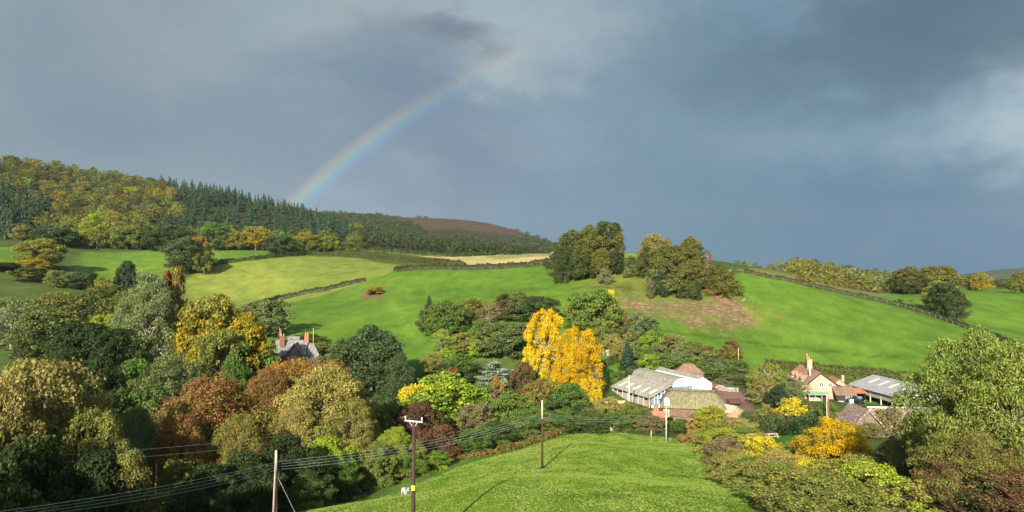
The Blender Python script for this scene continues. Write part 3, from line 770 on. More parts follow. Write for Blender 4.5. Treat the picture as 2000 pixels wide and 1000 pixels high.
for i,(px,yt,D,wp,c1,c2,wd) in enumerate([(1285,638,243,54,'green','olive','green bush at the top of the scrub slope'),(1318,652,240,50,'tan','grey','pale tan bush high on the scrub slope'),(1350,664,237,54,'moss','green','fresh moss bush in the upper scrub'),(1382,676,234,50,'brown','olive','brown bush in the upper scrub near its end'),
    (1290,672,228,54,'moss','grey','silvery bush over the vaulted barn roof'),(1325,684,226,54,'grey','moss','silvery grey bush in mid scrub'),(1362,698,222,54,'olive','green','olive green bush in mid scrub'),(1395,708,219,54,'grey','green','pale bush in the lower scrub'),(1268,688,218,44,'lime','green','lime bush beside the garden lawn'),(1415,716,216,50,'green','dark','green bush in the lower scrub by the yard'),
    (1165,640,236,44,'olive','moss','olive bush behind the golden poplars\' right edge'),(1195,648,232,40,'tan','olive','tan bush above the little garden shed'),(1235,640,238,44,'moss','tan','mottled bush above the garden spruce'),(1140,660,225,50,'green','dark','green bush hidden behind the golden poplars')]):
    S(px,yt,D,wp,('shrub_b','shrub_c','shrub_a')[i%3],c1,c2,label=wd)
T(1428,664,236,44,'oak_d','brown','olive','brown pointed tree at the end of the scrub slope')
T(1405,740,205,50,'shrub_b','twig','grey','pinkish twiggy shrub at the back edge of the yard')
S(1440,700,226,50,'shrub_a','green','moss',label='green bush below the brown pointed tree')
# --- farm
T(1497,706,182,76,'wispy','ochre','olive','golden olive birch standing beside the yard')
T(1492,740,178,70,'wispy','tan','olive','hanging tan lower boughs of the yard birch')
T(1518,752,172,44,'oak_c','pine','deep','dark green yew in front of the birch')
T(1552,745,182,50,'oak_e','grey','moss','grey green shrub in front of the farmhouse\'s left side')
T(1545,776,165,60,'shrub_c','yellow','olive','yellow leaved shrub below the farmhouse')
T(1500,790,160,50,'shrub_b','tan','olive','tan shrub left of the yellow leaved shrub')
T(1590,788,166,60,'shrub_a','moss','dark','moss green garden shrub below the farmhouse porch')
S(1622,782,162,40,'shrub_a','green','olive',label='green shrub beside the farmhouse\'s telephone pole')
T(1390,794,150,92,'oak_c','lime','orange','lime green tree with orange edges in front of the thatched barn')
T(1348,838,142,40,'shrub_b','tan','orange','peach coloured bush at the top of the long hedge')
T(1436,836,138,52,'oak_a','orange','olive','small orange bush on the long hedge')
T(1648,818,134,44,'shrub_b','olive','twig','olive shrub against the lichened roof\'s left gable')
T(1735,795,128,62,'shrub_c','twig','olive','brown twiggy shrub in front of the lichened roof')
# --- long hedge of the foreground field, right side: two rows of tall shrubs
ORD = ['first', 'second', 'third', 'fourth', 'fifth', 'sixth', 'seventh', 'eighth', 'ninth', 'tenth', 'eleventh', 'twelfth', 'thirteenth']
HD = [130, 122.5, 115, 107.5, 100, 93, 86, 79, 72, 65.5, 59, 53, 47.5]
HC = [('lime', 'olive', 'lime tinted'), ('tan', 'twig', 'tan grey'), ('ochre', 'olive', 'ochre tinted'), ('lime', 'tan', 'pale lime'), ('twig', 'olive', 'twiggy grey brown'), ('tan', 'olive', 'tan'),
      ('straw', 'olive', 'straw olive'), ('green', 'tan', 'green tan'), ('olive', 'ochre', 'ochre olive'), ('tan', 'moss', 'pale tan'), ('olive', 'green', 'bright olive'), ('ochre', 'tan', 'ochre'), ('olive', 'moss', 'mossy olive')]
rh = random.Random(21)
for i, D in enumerate(HD):
    xe = float(np.interp(D, [45, 56, 90, 132], [17.8, 19.6, 25.7, 33.5]))
    for row in (0, 1):
        c1, c2, wd = HC[(i + 4 * row) % 13]
        if row and 4 <= i <= 10: c1, c2, wd = [('straw', 'yellow', 'straw yellow'), ('yellow', 'olive', 'yellow olive'), ('ochre', 'yellow', 'golden ochre'), ('straw', 'orange', 'straw and orange')][i % 4]
        hh = rh.uniform(3.4, 4.6) * (0.85 if D < 80 else 1.0) + 0.3 * row; ww = rh.uniform(5.4, 7.0)
        plant('shrub', 'shrub', '%s shrub, %s from the far end of the long hedge, %s row' % (wd, ORD[i], ('field', 'rear')[row]), (xe + 2.4 + row * 4.6 + rh.uniform(-.4, .4), D + row * 2.5), ww, hh, rh.choice(['near_bramble', 'near_shrub', 'near_bramble']), c1, c2, 'shrubs of the long hedge')
for i,(px,yt,D,wp,lb,c1,c2,wd) in enumerate([
 (1690,888,82,120,'near_bramble','tan','orange','tan and orange shrub right of the golden maple'),
 (1680,925,66,160,'near_bramble','straw','ochre','straw ochre shrub below the orange one at bottom right'),
 (1755,860,84,130,'near_bramble','brown','olive','shaded brown thicket between the maple and the big ash'),
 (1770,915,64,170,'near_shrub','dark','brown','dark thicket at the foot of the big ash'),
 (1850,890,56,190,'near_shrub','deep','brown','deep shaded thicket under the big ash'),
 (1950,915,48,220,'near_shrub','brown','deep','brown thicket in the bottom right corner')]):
    S(px,yt,D,wp,lb,c1,c2,label=wd)
T(1632,816,92,165,'near_lime','gold','olive','bushy golden field maple in the long hedge', sink=2.2)
T(1655,862,90,140,'near_bramble','straw','olive','straw yellow shrub below the golden field maple')
T(1568,850,108,60,'near_bramble','tan','ochre','tan bush left of the golden field maple')
# --- big ash on the right
T(1905,636,60,250,'near_ash','ash','moss','large light green ash with pale boughs at the right edge')
T(1985,660,52,230,'near_ash','ash','olive','second light green ash cut by the photo\'s right edge')
T(1855,768,58,130,'near_ash','moss','olive','green lower boughs of a young ash before the grey barn')
T(1790,800,72,90,'near_ash','moss','grey','thin moss green sapling left of the large ash')
T(1900,840,50,200,'near_ash','olive','brown','shaded olive lower ash at the right')
T(1700,826,118,60,'near_bramble','olive','twig','olive brown shrub hiding the lichened house\'s lower wall')
T(1660,828,120,60,'near_shrub','olive','yellow','olive yellow shrub under the lichened gable')
# --- hilltop clump
HT='trees on the hilltop knoll'
T(1118,450,335,84,'oak_c','dolive','dark','left tree of the hilltop clump, green with a round head',group=HT)
T(1152,440,338,70,'oak_c','dolive','dochre','tallest middle tree of the left hilltop clump',group=HT)
T(1188,434,330,76,'oak_e','dark','dochre','dark umbrella topped tree at the right of the left hilltop clump',group=HT)
T(1103,480,325,48,'dense','dark','dark','low dark green tree at the left foot of the hilltop clump',group=HT)
T(1140,478,322,60,'oak_c','dolive','dark','lower olive tree in the left hilltop clump',group=HT)
T(1172,486,318,36,'oak_e','dochre','dolive','small ochre tree under the umbrella topped hilltop tree',group=HT)
T(1202,490,322,34,'oak_d','dark','deep','dark narrow tree at the right edge of the left hilltop clump',group=HT)
T(1280,460,325,72,'oak_b','tan','dochre','tan headed tree at the left of the right hilltop clump',group=HT)
T(1320,475,315,86,'oak_a','dolive','dochre','broad olive tree in the middle of the right hilltop clump',group=HT)
T(1348,462,335,54,'oak_c','dochre','dark','dark ochre round headed tree on the right hilltop clump',group=HT)
T(1300,505,302,70,'oak_c','dolive','moss','lower olive tree in front of the right hilltop clump',group=HT)
T(1350,510,306,60,'oak_b','dochre','dolive','lower ochre tree at the right of the right hilltop clump',group=HT)
T(1262,490,318,40,'oak_a','dark','dolive','dark tree at the left foot of the right hilltop clump',group=HT)
T(1342,545,298,36,'shrub_a','dolive','dark','olive bush below the right hilltop clump')
T(1286,524,298,34,'shrub_a','pine','dark','dark ivy clad bush below the right hilltop clump')
T(1232,496,318,28,'shrub_a','dark','moss','dark round bush between the two hilltop clumps')
T(1180,524,312,32,'shrub_b','twig','grey','grey twiggy thorn bush below the left hilltop clump')
T(1364,548,298,16,'shrub_a','pine','dark','small dark bush at the top of the red earth slip')
T(1384,488,330,20,'wispy','twig','brown','bare twisted thorn right of the right hilltop clump')
T(1402,515,310,60,'oak_c','dolive','dochre','windswept olive tree above the red earth slip')
T(1420,535,302,50,'shrub_b','dolive','dochre','low spreading bush at the edge of the red earth slip')
T(1270,545,296,16,'shrub_b','twig','dolive','brown scrub beside the dark ivy clad bush')
T(733,558,352,36,'shrub_a','amber','dark','lone amber tinted gorse bush on the green slope')
# --- right, beyond the crest
T(1845,553,312,66,'oak_e','dark','dark','lone dark green tree on the crest hedge')
T(1838,545,330,66,'oak_a','olive','ochre','olive tree just behind the lone dark crest tree')
T(1870,580,306,44,'oak_b','dark','holm','lower right dark tree leaning over the crest hedge')
T(1775,522,440,56,'oak_b','dochre','dark','ochre oak at the far field\'s left corner')
T(1830,517,446,80,'oak_a','dochre','olive','broad ochre oak at the top of the far right field')
T(1800,535,440,36,'oak_c','dark','deep','dark tree between the two ochre far oaks')
T(1917,531,520,36,'oak_c','olive','amber','olive dome shaped tree beyond the far right field')
T(1994,530,470,40,'oak_a','dochre','olive','ochre tree at the photo\'s right edge beyond the far field')
T(1895,540,530,24,'far_0' if False else 'oak_b','dark','olive','dark tree left of the olive dome shaped tree')

# --- trees along the far crest right of the hilltop and on the wooded hill: individuals of a few kinds
rngw = random.Random(11)
def far_tree(name, cat, label, group, x, y, wdt, hgt, lib, c1, c2):
    o = link(bpy.data.objects.new(name, LIB[lib][0]))
    o.location = (x, y, hz(x, y) - 0.4); o.scale = (wdt, wdt, hgt); o.rotation_euler = (0, 0, rngw.random() * 6.28)
    tint(o, c1, c2); tag(o, label, cat, group)
    return o
WORDS = {'dolive': 'dull olive', 'dochre': 'dull ochre', 'olive': 'olive green', 'ochre': 'ochre', 'moss': 'moss green', 'dark': 'dark green', 'lime': 'yellow green', 'amber': 'amber', 'rust': 'rust brown', 'tan': 'tan', 'grey': 'grey green', 'orange': 'orange', 'brown': 'brown', 'green': 'mid green', 'straw': 'pale straw', 'holm': 'deep green'}
G1 = 'trees on the far crest behind the green hill'
for i in range(52):
    px = 1432 + (i / 51) * 330 + rngw.uniform(-6, 6)
    D = rngw.choice([430, 470, 520, 580, 640]) * rngw.uniform(0.95, 1.05)
    rx, _ = ray(px, 540); x = rx * D
    c1 = rngw.choice(['dolive', 'dochre', 'moss', 'dark', 'olive', 'green', 'grey', 'dolive', 'holm']); c2 = rngw.choice(['olive', 'dark', 'moss', 'ochre'])
    top = 514 + 12 * math.sin(px * 0.021 + 2.2) + rngw.uniform(-6, 14) - (8 if 1480 < px < 1680 else 0)
    if px < 1470: top = 512 + rngw.uniform(0, 8)
    _, rz = ray(px, top)
    h = ZC + rz * D - hz(x, D)
    h = min(max(h, 4.0), 12.5)
    far_tree('broadleaf_tree', 'tree', '%s tree in the far crest belt %s' % (WORDS[c1], 'just right of the knoll' if px < 1510 else 'left of its middle' if px < 1600 else 'right of its middle' if px < 1690 else 'near the ochre oaks'), G1, x, D, h * rngw.uniform(0.85, 1.3), h, 'far_%d' % rngw.randrange(5), c1, c2)
G2 = 'scattered trees beyond the far right field'
for i in range(26):
    px = rngw.uniform(1860, 2020); D = rngw.uniform(620, 900); rx, _ = ray(px, 540)
    c1 = rngw.choice(['olive', 'moss', 'dark', 'grey'])
    far_tree('broadleaf_tree', 'tree', WORDS[c1] + ' tree in the far country at the right', G2, rx * D, D, rngw.uniform(8, 16), rngw.uniform(6, 11), 'far_%d' % rngw.randrange(5), c1, 'dark')
# wooded hill on the left
G3, G4 = 'broadleaf trees of the hillside wood', 'conifers of the hillside plantation'
placed = []
def too_close(x, y, d):
    return any((x - a) ** 2 + (y - b) ** 2 < d * d for a, b in placed)
def wood_edge(px):            # row where the wood meets the fields
    return np.interp(px, [-60, 40, 120, 300, 560, 700, 800, 900, 1100], [470, 470, 486, 489, 489, 489, 497, 503, 492])
cells = []
n_b = n_c = 0
for tries in range(9000):
    D = rngw.uniform(525, 1130) ** 1.0
    px = rngw.uniform(-40, 700)
    rx, _ = ray(px, 450); x = rx * D
    z = hz(x, D)
    py = HOR - (z - ZC) / D * FPX
    if py > wood_edge(px) - 1: continue
    con = (px > 330 + 30 * math.sin(py * 0.05)) and (py < 505 - (px - 330) * 0.02) and (py < 468 + (px - 330) * 0.03) and px < 690
    con = con or (px < 62 and 385 < py < 478 and rngw.random() < 0.8) or (60 <= px < 115 and 390 < py < 435 and rngw.random() < 0.7)
    dmin = 8.2 if con else 13.5
    dmin *= 0.85 + 0.25 * (D / 800)
    if too_close(x, D, dmin): continue
    if con and n_c >= 290 or (not con and n_b >= 240): continue
    placed.append((x, D))
    zone = ('on the skyline of' if D > 960 else 'high up in' if D > 840 else 'halfway up' if D > 690 else 'low down in')
    side = ('at the far left' if px < 90 else 'left of the plantation' if px < 230 else 'just above the upper pasture' if px < 340 else 'around the plantation' if px < 480 else 'towards the moor')
    if con:
        n_c += 1
        h = rngw.uniform(12.5, 20) if px > 120 else rngw.uniform(20, 29)
        kc = rngw.choice(['spruce', 'pine', 'holm', 'spruce'])
        look = ('tall ' if h > (17.5 if px > 120 else 26) else 'short ' if h < (14.5 if px > 120 else 23) else 'mid sized ') + {'spruce': 'bluish', 'pine': 'blackish', 'holm': 'deep green'}[kc]
        far_tree('conifer_tree', 'tree', look + ' conifer %s the plantation, %s of it' % (zone, 'left end' if px < 420 else 'middle' if px < 540 else 'right end') if px > 120 else look + ' conifer at the left end of the wooded hill', G4 if px > 120 else 'tall conifers at the left edge of the hill', x, D, h * rngw.uniform(0.54, 0.74), h, 'far_conifer_%d' % rngw.randrange(3), kc, rngw.choice(['holm', 'pine', 'spruce']))
    else:
        n_b += 1
        if py < 345 + (px * 0.12) and rngw.random() < 0.6: pool = ['brown', 'dolive', 'dark', 'holm', 'dolive', 'dochre']
        elif py > 455: pool = ['olive', 'moss', 'dark', 'holm', 'green', 'dochre', 'dolive']
        else: pool = ['ochre', 'olive', 'moss', 'green', 'dolive', 'olive', 'tan', 'ochre', 'moss', 'grey', 'dark', 'lime', 'holm', 'green', 'ochre', 'olive', 'amber', 'rust', 'dolive']
        c1 = rngw.choice(pool); c2 = rngw.choice(['dolive', 'moss', 'dochre', 'dark', 'dolive'])
        far_tree('woodland_tree', 'tree', '%s tree %s the hillside wood %s' % (WORDS[c1], zone, side), G3, x, D, rngw.uniform(13, 19), rngw.uniform(11, 17), 'far_%d' % rngw.randrange(5), c1, c2)
print('wood', n_b, n_c)

# the wood's front row above the upper fields: larger, told apart one by one
G5 = 'front row of the hillside wood'
for (px, yt, D, wp, lb, c1, c2, wd) in [
 (48,440,548,44,'oak_b','tan','olive','tan tree in the wood\'s front row near its left end'),
 (110,443,520,86,'oak_a','holm','dark','big dark green tree in the wood\'s front row near its left end'),
 (150,425,560,60,'oak_c','olive','moss','olive tree in the wood\'s front row above the dark one'),
 (188,420,552,62,'oak_b','lime','olive','yellow green tree in the front row of the wood'),
 (220,432,556,50,'oak_e','tan','moss','pale tan twiggy tree in the wood\'s front row'),
 (248,438,550,66,'oak_a','olive','green','rounded olive tree in the wood\'s front row above the pasture'),
 (290,440,556,40,'oak_d','dark','moss','dark narrow tree in the wood\'s front row'),
 (328,436,548,86,'dense','holm','dark','wide dark green tree in the middle of the wood\'s front row'),
 (372,450,552,50,'oak_e','dark','olive','dark tree behind the hedgerow oak in the wood\'s front row'),
 (418,431,552,54,'oak_a','green','holm','fresh green tree in the wood\'s front row right of the hedgerow oak'),
 (462,452,560,50,'oak_c','olive','ochre','olive ochre tree right of the fresh green one'),
 (500,442,566,62,'oak_e','olive','amber','amber flecked olive tree in the wood\'s front row'),
 (548,458,545,66,'oak_a','holm','dark','dark rounded tree at the right end of the pasture hedge'),
 (600,455,600,56,'oak_b','ochre','olive','ochre tree in the wood\'s front row above the field gateway'),
 (578,470,580,40,'oak_c','green','moss','small green tree behind the field gateway'),
 (640,462,615,50,'oak_e','olive','lime','olive lime tree at the right end of the wood\'s front row'),
 (620,476,600,40,'dense','green','moss','low bright green tree at the right end of the wood'),
 (675,474,620,44,'oak_b','olive','moss','last olive tree of the wood before the straw field')]:
    T(px, yt, D, wp, lb, c1, c2, wd, group=G5)
# dim wood below the moor: reads as one mass
def woodland():
    rng = np.random.default_rng(77)
    cm = LIB['far_1'][0]
    base = np.empty(len(LIB['f1'][0].vertices) * 3, np.float32); LIB['f1'][0].vertices.foreach_get('co', base)
    base = base.reshape(-1, 4, 3)
    Vs, lvs = [], []
    cnt = 0
    for k in range(30000):
        D = rng.uniform(700, 2100); px = rng.uniform(560, 1120)
        rx = (px - 1000) / FPX; x = rx * D
        z = hz(x, D); py = HOR - (z - ZC) / D * FPX
        if py > wood_edge(px) or (D < 1130 and px < 690): continue
        moor = D > 1700 + 140 * math.sin(x * 0.013) + 60 * math.sin(x * 0.045)
        if moor and not (px < 745 + 40 * math.sin(D * 0.01)) and rng.random() > 0.02: continue
        sel = rng.choice(len(base), 70 if D < 1200 else 34, replace=False)
        s = rng.uniform(10, 16) * (0.5 if moor and px > 745 else 1); h = s * rng.uniform(0.7, 1.0)
        g = 2.0 if D < 1200 else 2.8
        Q = base[sel]; ctr = Q.mean(1, keepdims=True); Q = ctr + (Q - ctr) * g
        Vs.append((Q * np.array([s, s, h]) + np.array([x, D, z - 1.0])).reshape(-1, 3))
        l = np.full((len(sel), 4), 0.5, np.float32); l[:, 0] = rng.random(len(sel)) * 0.5 + 0.5 * rng.random(); l[:, 1] = rng.random(); l[:, 2] = rng.random(len(sel))
        lvs.append(l); cnt += 1
        if cnt > 4200: break
    V = np.concatenate(Vs); F = np.arange(len(V)).reshape(-1, 4)
    o = link(bpy.data.objects.new('woodland', mesh_np('woodland', V, F, LEAF, {'lv': ('FACE', np.concatenate(lvs))})))
    o.color = (0.034, 0.058, 0.028, 1); o['tint'] = [0.066, 0.076, 0.030]
    tag(o, 'dim green wood covering the slope below the moor', 'woodland', kind='stuff')
    print('woodland', cnt)
woodland()
for i, (px, yt, D) in enumerate([(640,404,1650),(652,403,1660),(664,406,1670),(676,410,1680),(690,413,1700),(722,415,1800),(740,419,1850),(755,419,1870),(770,422,1900),(818,424,2150),(830,425,2160),(1010,448,2050),(1030,455,2030),(1050,462,2010),(1065,467,2000)]):
    rx, rz = ray(px, yt); x = rx * D
    h = min(max(ZC + rz * D - hz(x, D), 8), 22)
    far_tree('broadleaf_tree', 'tree', 'dark tree on the skyline of the moor, %s' % ('in its left clump' if i < 6 else 'beside its middle' if i < 11 else 'on its right shoulder'), 'skyline trees of the moor', x, D, 17, h, 'far_%d' % (i % 5), 'dark', 'holm')
# ------------------------------------------------------------------ plain materials
def mat_noise(name, c1, c2, scale=3.0, rough=0.85, spec=0.2, detail=5, stretch=(1, 1, 1), lo=0.38, hi=0.62, metal=0.0, bmp=0.0, third=None):
    m, t = new_mat(name)
    mp = t.node('ShaderNodeMapping'); t.l.new(t.node('ShaderNodeTexCoord').outputs['Object'], mp.inputs['Vector']); mp.inputs['Scale'].default_value = stretch
    n = t.noise(mp.outputs[0], scale, detail, 0.65, 0.3)
    col = t.mix(t.sstep(n, lo, hi), c1, c2)
    if third:
        n2 = t.noise(mp.outputs[0], scale * 2.7, 4, 0.7, 0.5)
        col = t.mix(t.sstep(n2, third[1], third[1] + 0.08), col, third[0])
    finish(t, principled(t, col, rough, spec, metal, bump(t, n, bmp, 0.05) if bmp else None))
    return m
M = {}
M['stone'] = mat_noise('stone', (0.10, 0.075, 0.055), (0.17, 0.135, 0.10), 2.2)
M['peach'] = mat_noise('peach_stone', (0.35, 0.225, 0.145), (0.43, 0.315, 0.215), 1.6, third=((0.27, 0.125, 0.075), 0.53))
M['brick'] = mat_noise('brick', (0.22, 0.085, 0.050), (0.31, 0.135, 0.08), 4)
M['darkbrick'] = mat_noise('dark_brick', (0.11, 0.05, 0.038), (0.17, 0.08, 0.055), 4)
M['slate'] = mat_noise('slate', (0.10, 0.098, 0.092), (0.19, 0.18, 0.16), 1.3, 0.7, third=((0.27, 0.26, 0.22), 0.60))
M['lichen'] = mat_noise('lichened_tiles', (0.12, 0.065, 0.05), (0.20, 0.13, 0.105), 1.4, third=((0.46, 0.43, 0.36), 0.53))
M['claytile'] = mat_noise('clay_tiles', (0.21, 0.105, 0.062), (0.30, 0.17, 0.10), 2.0, third=((0.36, 0.31, 0.23), 0.54))
M['redtile'] = mat_noise('red_tiles', (0.30, 0.10, 0.055), (0.36, 0.15, 0.085), 2.0)
M['browntile'] = mat_noise('brown_tiles', (0.13, 0.080, 0.052), (0.21, 0.135, 0.088), 1.7)
M['paletile'] = mat_noise('pale_tiles', (0.40, 0.25, 0.15), (0.48, 0.35, 0.24), 1.8)
M['moss'] = mat_noise('mossy_thatch', (0.115, 0.105, 0.050), (0.195, 0.175, 0.092), 1.4, stretch=(1.6, 1, 0.5), bmp=0.4)
M['thatch'] = mat_noise('grey_thatch', (0.085, 0.070, 0.055), (0.15, 0.13, 0.105), 2.0)
M['fibre'] = mat_noise('fibre_cement', (0.17, 0.16, 0.128), (0.25, 0.235, 0.19), 0.8, third=((0.17, 0.155, 0.11), 0.63))
M['steel'] = mat_noise('grey_sheet', (0.20, 0.20, 0.20), (0.26, 0.26, 0.26), 0.7, 0.5)
M['skylight'] = mat_noise('skylight_sheet', (0.50, 0.48, 0.38), (0.56, 0.54, 0.45), 2, 0.4)
M['white'] = mat_noise('white_sheet', (0.66, 0.66, 0.68), (0.76, 0.75, 0.74), 1.2, 0.5)
M['paint'] = mat_noise('white_paint', (0.70, 0.68, 0.62), (0.80, 0.78, 0.73), 3, 0.5)
M['render'] = mat_noise('cream_render', (0.60, 0.53, 0.42), (0.68, 0.62, 0.52), 1.5)
M['timber'] = mat_noise('dark_timber', (0.022, 0.020, 0.022), (0.042, 0.036, 0.034), 3, stretch=(1, 1, 6))
M['board'] = mat_noise('weathered_board', (0.20, 0.18, 0.15), (0.33, 0.30, 0.26), 4, stretch=(3, 3, 1))
M['glass'] = mat_noise('window_glass', (0.02, 0.025, 0.03), (0.04, 0.05, 0.06), 2, 0.12, 0.5)
M['blueglass'] = mat_noise('greenhouse_glass', (0.11, 0.17, 0.20), (0.22, 0.30, 0.33), 1.4, 0.2, 0.5)
M['teal'] = mat_noise('teal_sheet', (0.04, 0.13, 0.14), (0.06, 0.17, 0.18), 1.5, 0.5)
M['greenfelt'] = mat_noise('green_felt', (0.13, 0.25, 0.15), (0.22, 0.33, 0.22), 2)
M['palewood'] = mat_noise('pale_pole_wood', (0.36, 0.29, 0.19), (0.50, 0.42, 0.29), 5, stretch=(4, 4, 0.6))
M['tarwood'] = mat_noise('creosoted_wood', (0.030, 0.018, 0.016), (0.060, 0.034, 0.028), 5, stretch=(4, 4, 0.6))
M['redwood'] = mat_noise('red_brown_wood', (0.14, 0.065, 0.045), (0.20, 0.10, 0.07), 5, stretch=(4, 4, 0.6))
M['concrete'] = mat_noise('concrete', (0.34, 0.33, 0.28), (0.44, 0.43, 0.37), 3)
M['galv'] = mat_noise('galvanised', (0.50, 0.51, 0.52), (0.62, 0.62, 0.62), 5, 0.45)
M['cable'] = mat_noise('weathered_cable', (0.30, 0.40, 0.36), (0.38, 0.48, 0.42), 1, 0.5)
M['darkcable'] = mat_noise('dark_cable', (0.06, 0.08, 0.07), (0.10, 0.12, 0.10), 1, 0.5)
M['yellow'] = mat_noise('yellow_plate', (0.60, 0.42, 0.03), (0.66, 0.48, 0.05), 3)
M['porcelain'] = mat_noise('porcelain', (0.62, 0.60, 0.58), (0.72, 0.70, 0.68), 3, 0.25, 0.5)
M['carpaint'] = mat_noise('dark_car_paint', (0.008, 0.010, 0.016), (0.012, 0.015, 0.022), 2, 0.2, 0.6)
M['rubber'] = mat_noise('rubber', (0.012, 0.012, 0.012), (0.02, 0.02, 0.02), 4)
M['redpaint'] = mat_noise('red_paint', (0.50, 0.035, 0.02), (0.56, 0.05, 0.03), 3, 0.5)
M['greenpaint'] = mat_noise('green_paint', (0.03, 0.20, 0.07), (0.05, 0.26, 0.10), 3, 0.5)
M['rustmetal'] = mat_noise('rusty_metal', (0.045, 0.030, 0.026), (0.085, 0.05, 0.04), 4)
M['cream'] = mat_noise('cream_plastic', (0.58, 0.50, 0.36), (0.66, 0.58, 0.44), 3)
M['deadwood'] = mat_noise('bleached_dead_wood', (0.22, 0.19, 0.15), (0.34, 0.30, 0.25), 4)

# ------------------------------------------------------------------ solid helpers: everything returns (V, F) for mesh_of
class G:
    """collects solids in local coordinates, then builds one mesh"""
    def __init__(s): s.v = []; s.f = []
    def add(s, V, F):
        o = len(s.v); s.v += [tuple(p) for p in V]; s.f += [tuple(i + o for i in f) for f in F]; return s
    def hexa(s, p):          # 8 corners: bottom 4 ccw then top 4
        return s.add(p, [(3, 2, 1, 0), (4, 5, 6, 7), (0, 1, 5, 4), (1, 2, 6, 5), (2, 3, 7, 6), (3, 0, 4, 7)])
    def box(s, x0, x1, y0, y1, z0, z1):
        return s.hexa([(x0, y0, z0), (x1, y0, z0), (x1, y1, z0), (x0, y1, z0), (x0, y0, z1), (x1, y0, z1), (x1, y1, z1), (x0, y1, z1)])
    def extr(s, poly, y0, y1):    # polygon in x,z swept along y
        n = len(poly)
        V = [(x, y0, z) for x, z in poly] + [(x, y1, z) for x, z in poly]
        F = [tuple(range(n)), tuple(range(2 * n - 1, n - 1, -1))] + [(i, i + n, (i + 1) % n + n, (i + 1) % n) for i in range(n)]
        return s.add(V, F)
    def slab(s, q, th=0.12):      # quad or triangle given by corners, thickened downward along its normal
        q = [Vector(p) for p in q]; n = (q[1] - q[0]).cross(q[2] - q[0]).normalized()
        if n.z < 0: n = -n; q = q[::-1]
        k = len(q)
        V = [p - n * th for p in q] + q
        F = [tuple(range(k - 1, -1, -1)), tuple(range(k, 2 * k))] + [(i, (i + 1) % k, (i + 1) % k + k, i + k) for i in range(k)]
        return s.add(V, F)
    def cyl(s, a, b, r0, r1=None, n=8):
        r1 = r0 if r1 is None else r1
        a, b = Vector(a), Vector(b); d = (b - a).normalized()
        u = d.orthogonal().normalized(); v = d.cross(u)
        V = [a + (u * math.cos(2 * math.pi * i / n) + v * math.sin(2 * math.pi * i / n)) * r0 for i in range(n)] + [b + (u * math.cos(2 * math.pi * i / n) + v * math.sin(2 * math.pi * i / n)) * r1 for i in range(n)]
        return s.add(V, [(i, (i + 1) % n, (i + 1) % n + n, i + n) for i in range(n)] + [tuple(range(n - 1, -1, -1)), tuple(range(n, 2 * n))])
    def build(s, name, mat, parent=None, smooth=False, label=None):
        me = bpy.data.meshes.new(name); me.from_pydata(s.v, [], s.f); me.update()
        bm = bmesh.new(); bm.from_mesh(me); bmesh.ops.recalc_face_normals(bm, faces=bm.faces); bm.to_mesh(me); bm.free()
        me.materials.append(M[mat] if isinstance(mat, str) else mat)
        if smooth:
            for p in me.polygons: p.use_smooth = True
        o = link(bpy.data.objects.new(name, me), parent)
        if label: o['label'] = label
        return o
def thing(name, label, cat, loc, rz=0.0, group=None):
    e = bpy.data.objects.new(name, None); e.empty_display_size = 0.3; link(e)
    e.location = loc; e.rotation_euler = (0, 0, rz)
    tag(e, label, cat, group); return e
def window(parent, plane, a0, a1, z0, z1, at, out, panes=2, depth=0.08, bars=1):
    """window with frame and panes; plane 'x' or 'y' = wall normal axis, at = wall position, out = +1/-1 outward"""
    fr, gl = G(), G()
    t = 0.09
    def bx(g, u0, u1, w0, w1, d0, d1):
        d0, d1 = sorted((at + out * d0, at + out * d1))
        if plane == 'y': g.box(u0, u1, d0, d1, w0, w1)
        else: g.box(d0, d1, u0, u1, w0, w1)
    bx(gl, a0 + 0.02, a1 - 0.02, z0 + 0.02, z1 - 0.02, 0.005, depth * 0.4)
    for u0, u1, w0, w1 in [(a0 - t, a0, z0 - t, z1 + t), (a1, a1 + t, z0 - t, z1 + t), (a0, a1, z1, z1 + t), (a0, a1, z0 - t, z0)]: bx(fr, u0, u1, w0, w1, 0.006, depth)
    for k in range(1, panes):
        u = a0 + (a1 - a0) * k / panes; bx(fr, u - t / 2, u + t / 2, z0, z1, 0.008, depth * 0.9)
    for k in range(1, bars):
        w_ = z0 + (z1 - z0) * k / bars; bx(fr, a0, a1, w_ - 0.03, w_ + 0.03, 0.008, depth * 0.8)
    wn = gl.build('window', 'glass', parent); fr.build('frame', 'paint', wn)
    sl = G(); bx(sl, a0 - 0.15, a1 + 0.15, z0 - t - 0.08, z0 - t - 0.004, 0.0, depth * 2); sl.build('sill', 'paint', wn)
    return wn
def corrugated(parent, name, q00, q10, q11, q01, mat, ribs=40, amp=0.05, th=0.06, label=None):
    """ribbed roof sheet between 4 corners; ribs run from edge q00-q10 to edge q01-q11"""
    q00, q10, q11, q01 = map(Vector, (q00, q10, q11, q01))
    nrm = (q10 - q00).cross(q01 - q00).normalized()
    if nrm.z < 0: nrm = -nrm
    V, F = [], []
    n = ribs * 2
    for i in range(n + 1):
        u = i / n; o = nrm * (amp if i % 2 else 0)
        V += [q00.lerp(q10, u) + o, q01.lerp(q11, u) + o, q00.lerp(q10, u) - nrm * th, q01.lerp(q11, u) - nrm * th]
    for i in range(n):
        a = i * 4; b = a + 4
        F += [(a, b, b + 1, a + 1), (a + 2, a + 3, b + 3, b + 2), (a, a + 2, b + 2, b), (a + 1, b + 1, b + 3, a + 3)]
    F += [(0, 1, 3, 2), (n * 4, n * 4 + 2, n * 4 + 3, n * 4 + 1)]
    return G().add(V, F).build(name, mat, parent, label=label)
